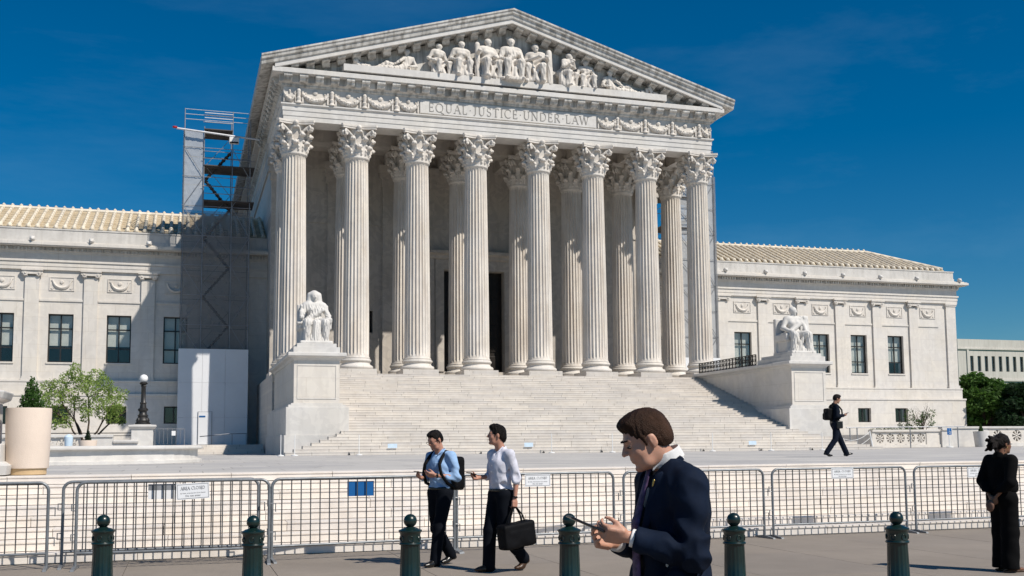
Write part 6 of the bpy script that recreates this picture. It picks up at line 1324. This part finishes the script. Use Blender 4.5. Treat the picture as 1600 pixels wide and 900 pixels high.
def backpack(t, c, h, m, straps, label, J):
    o = thing('backpack', label, 'bag', t.location); o.rotation_euler = t.rotation_euler
    put('pack', [rbox(c, h, .05, .02), rbox(c + V3(-h[0] - .04, 0, -.06), (.02, h[1] * .8, h[2] * .55), .03, .03)], .013, m, o, cfold(.008, 18, 41))
    for y in straps:
        z = J['shL'][2]; pts = [V3(-.13, y * .095, z - .03), V3(-.075, y * .098, z + .045), V3(-.0, y * .10, z + .062), V3(.085, y * .112, z - .01), V3(.152, y * .125, z - .10), V3(.150, y * .15, z - .22), V3(.07, y * .185, z - .34), V3(-.08, y * .175, z - .40)]; mb = MB(); sm = []
        for i in range(len(pts) - 1):
            for k in range(4): sm.append(pts[i] + (pts[i + 1] - pts[i]) * k / 4)
        mb.tube(sm + [pts[-1]], .022, 6); mb.build('strap', m, o, 60)
    return o
backpack(t, V3(-.22, .0, 1.17), (.055, .115, .17), 'black_bag', (1, -1), 'black backpack worn by the man in the blue shirt', J)

# ---- man in dark uniform walking on the plaza
q = und(1307, 714.5, 30.0); t = person('man in a dark navy uniform walking on the plaza with a phone', (q[0], q[1], 0), R(CAMANG + 180 + 6))
J = J0(); J.update(elR=V3(-.04, -.235, 1.14), wrR=V3(.20, -.13, 1.16), elL=V3(-.03, .235, 1.14), wrL=V3(.205, .10, 1.165), knL=V3(.16, .09, .50), anL=V3(.34, .085, .10), toL=V3(.50, .085, .075), knR=V3(-.05, -.09, .49), anR=V3(-.32, -.09, .14), toR=V3(-.17, -.09, .035))
hc = V3(.075, 0, 1.635); f, s, u = frame(unit(V3(1, -.05, -.32)))
put('body', head(hc, f, s, u, J['nk'] + V3(0, 0, -.02)) + torso(J, -.035) + arm(J, 'L', -.004) + arm(J, 'R', -.004) + hand(J['wrL'], V3(.9, -.3, .15), V3(-.1, -.5, .8), 1, .6) + hand(J['wrR'], V3(.9, .3, .15), V3(-.1, .5, .8), -1, .6) + leg(J, 'L', -.01) + leg(J, 'R', -.01), .012, 'skin_tan', t)
put('hair', hair_short(hc, f, s, u, .98, .006), .010, 'hair_dark', t, hairfold(.002, 150))
put('uniform_shirt', torso(J, .010) + arm(J, 'L', .014, 1.05, 1.1, .95) + arm(J, 'R', .014, 1.05, 1.1, .95) + [cone(J['nk'] + V3(-.015, 0, -.02), J['nk'] + V3(.0, 0, .04), .073, .070, .01, flat=True), cut(cone(J['nk'] + V3(.0, 0, .0), J['nk'] + V3(.01, 0, .1), .060, .068, .003)), plane((0, 0, .97), (0, 0, -1))], .013, 'uniform', t, cfold(.008, 24, 51), .02)
put('trousers', leg(J, 'L', .018, hem=-.02, wide=.01) + leg(J, 'R', .018, hem=-.02, wide=.01) + [cone(V3(-.01, .055, .95), V3(-.01, -.055, .95), .119, None, .04)], .013, 'uniform', t, cfold(.007, 22, 52))
put('duty_belt', [cone(V3(-.006, .05, .975), V3(-.006, -.05, .975), .128, None, .04), plane((0, 0, 1.01), (0, 0, 1)), plane((0, 0, .94), (0, 0, -1)), rbox(V3(.05, -.17, .90), (.07, .03, .09), .02, .01)], .012, 'black_leather', t)
put('shoe', shoe(J, 'L'), .012, 'black_leather', t); put('shoe', shoe(J, 'R'), .012, 'black_leather', t)
put('name_strip', [rbox(V3(.139, -.07, 1.33), (.003, .04, .010), .002, .002, rotm('Z', -22))], .006, 'steel_bright', t)
phone(t, V3(.325, -.01, 1.215), V3(1, 0, .45), V3(-.4, 0, 1), 'black phone in the hands of the man in uniform')
backpack(t, V3(-.20, .0, 1.20), (.045, .10, .12), 'black_bag', (1, -1), 'black backpack worn by the man in dark uniform', J)

# ---- woman in black
q = un(1573, 893, 'z', GZ); t = person('woman in a black cropped jacket and wide trousers, hands behind her back', (q[0], q[1], GZ), R(CAMANG + 180 + 22))
J = {k: v * V3(.93, .93, .915) for k, v in J0().items()}; J.update(elL=V3(-.10, .205, 1.06), wrL=V3(-.16, .04, .885), elR=V3(-.10, -.21, 1.05), wrR=V3(-.165, -.05, .875), knL=V3(.02, .075, .46), anL=V3(.01, .08, .09), toL=V3(.19, .10, .035), knR=V3(.0, -.08, .46), anR=V3(-.03, -.085, .09), toR=V3(.15, -.10, .035))
hc = V3(.04, 0, 1.495); f, s, u = frame(unit(V3(1, -.12, -.05)))
put('body', head(hc, f, s, u, J['nk'] + V3(0, 0, -.02), .95) + torso(J, -.03) + arm(J, 'L', -.010) + arm(J, 'R', -.010) + hand(J['wrL'], V3(-.1, -.75, -.6), V3(1, 0, 0), 1, .9, .9) + hand(J['wrR'], V3(-.25, .35, -.9), V3(.2, 1, 0), -1, 1.0, .9) + leg(J, 'L', -.02) + leg(J, 'R', -.02) + [cone(V3(.0, .082, .045), V3(.17, .10, .032), .034, .030, .02, V3(0, 0, 1), .7), cone(V3(-.04, -.085, .045), V3(.13, -.10, .032), .034, .030, .02, V3(0, 0, 1), .7)], .009, 'skin_brown', t)
rt = np.stack([f, s, u], 1)
hw = [ell(hc - f * .018 + u * .035, (.100, .080, .092), .02, rt), ell(hc - f * .06 - u * .01, (.05, .065, .06), .03, rt), cut(ell(hc + f * .105 - u * .015, (.062, .10, .080), .012, rt)), cut(rbox(hc - u * .12, (.15, .12, .045), .002, .01, rt))]
rnd = random.Random(5)
for k in range(26):
    a = hc - f * .10 + u * .045; b = a + V3(rnd.uniform(-.11, -.02), rnd.uniform(-.06, .06), rnd.uniform(-.13, .05)); hw.append(cone(a, b, .026, .014, .015))
put('hair', hw, .008, 'hair_dark', t, hairfold(.003, 130))
put('jacket', torso(J, .012, False) + arm(J, 'L', .020, 1.1, 1.1, .9) + arm(J, 'R', .020, 1.1, 1.1, .9) + [cone(J['nk'] + V3(-.02, 0, -.03), J['nk'] + V3(.0, 0, .05), .085, .080, .02, flat=True), cut(cone(J['nk'] + V3(.0, 0, .0), J['nk'] + V3(.01, 0, .1), .062, .074, .003)), cone(V3(-.0, .06, .99), V3(-.0, -.06, .99), .128, None, .05), plane((0, 0, .93), (0, 0, -1))], .010, 'black_cloth', t, cfold(.012, 22, 61), .02)
put('trousers', [cone(J['hipL'], J['knL'], .105, .098, .03), cone(J['knL'], J['anL'] + V3(0, 0, -.04), .098, .105, .03), cone(J['hipR'], J['knR'], .105, .098, .03), cone(J['knR'], J['anR'] + V3(0, 0, -.04), .098, .105, .03), cone(V3(-.02, .06, .88), V3(-.02, -.06, .88), .128, None, .05), plane((0, 0, .04), (0, 0, -1))], .011, 'black_cloth', t, cfold(.009, 18, 62), .02)
put('sandal', [cone(V3(-.05, .075, .018), V3(.18, .10, .012), .040, .036, .01, V3(0, 0, 1), .4), cone(V3(.10, .06, .05), V3(.11, .13, .05), .012, None, .01)], .009, 'brown_leather', t); put('sandal', [cone(V3(-.09, -.08, .018), V3(.14, -.10, .012), .040, .036, .01, V3(0, 0, 1), .4), cone(V3(.06, -.07, .05), V3(.07, -.13, .05), .012, None, .01)], .009, 'brown_leather', t)
put('glasses', [cone(hc + f * .095 + s * .03 + u * .004, hc + f * .095 - s * .03 + u * .004, .006, None, .004), cone(hc + f * .09 - s * .05 + u * .004, hc - s * .076 + u * .004, .004, None, .002)], .004, 'black_leather', t)
put('earring', [ell(hc - s * .082 - u * .045 - f * .004, (.008, .004, .012), .002)], .003, 'gold', t)
o = thing('pouch', 'small brown patterned pouch held behind the back of the woman in black', 'bag', t.location); o.rotation_euler = t.rotation_euler
put('body', [ell(J['wrR'] + V3(-.075, .02, -.10), (.035, .055, .072), .01), cone(J['wrR'] + V3(-.04, .01, -.055), J['wrR'] + V3(-.07, .02, -.10), .014, .03, .02)], .008, 'fan_brown', o, cfold(.005, 60, 70))
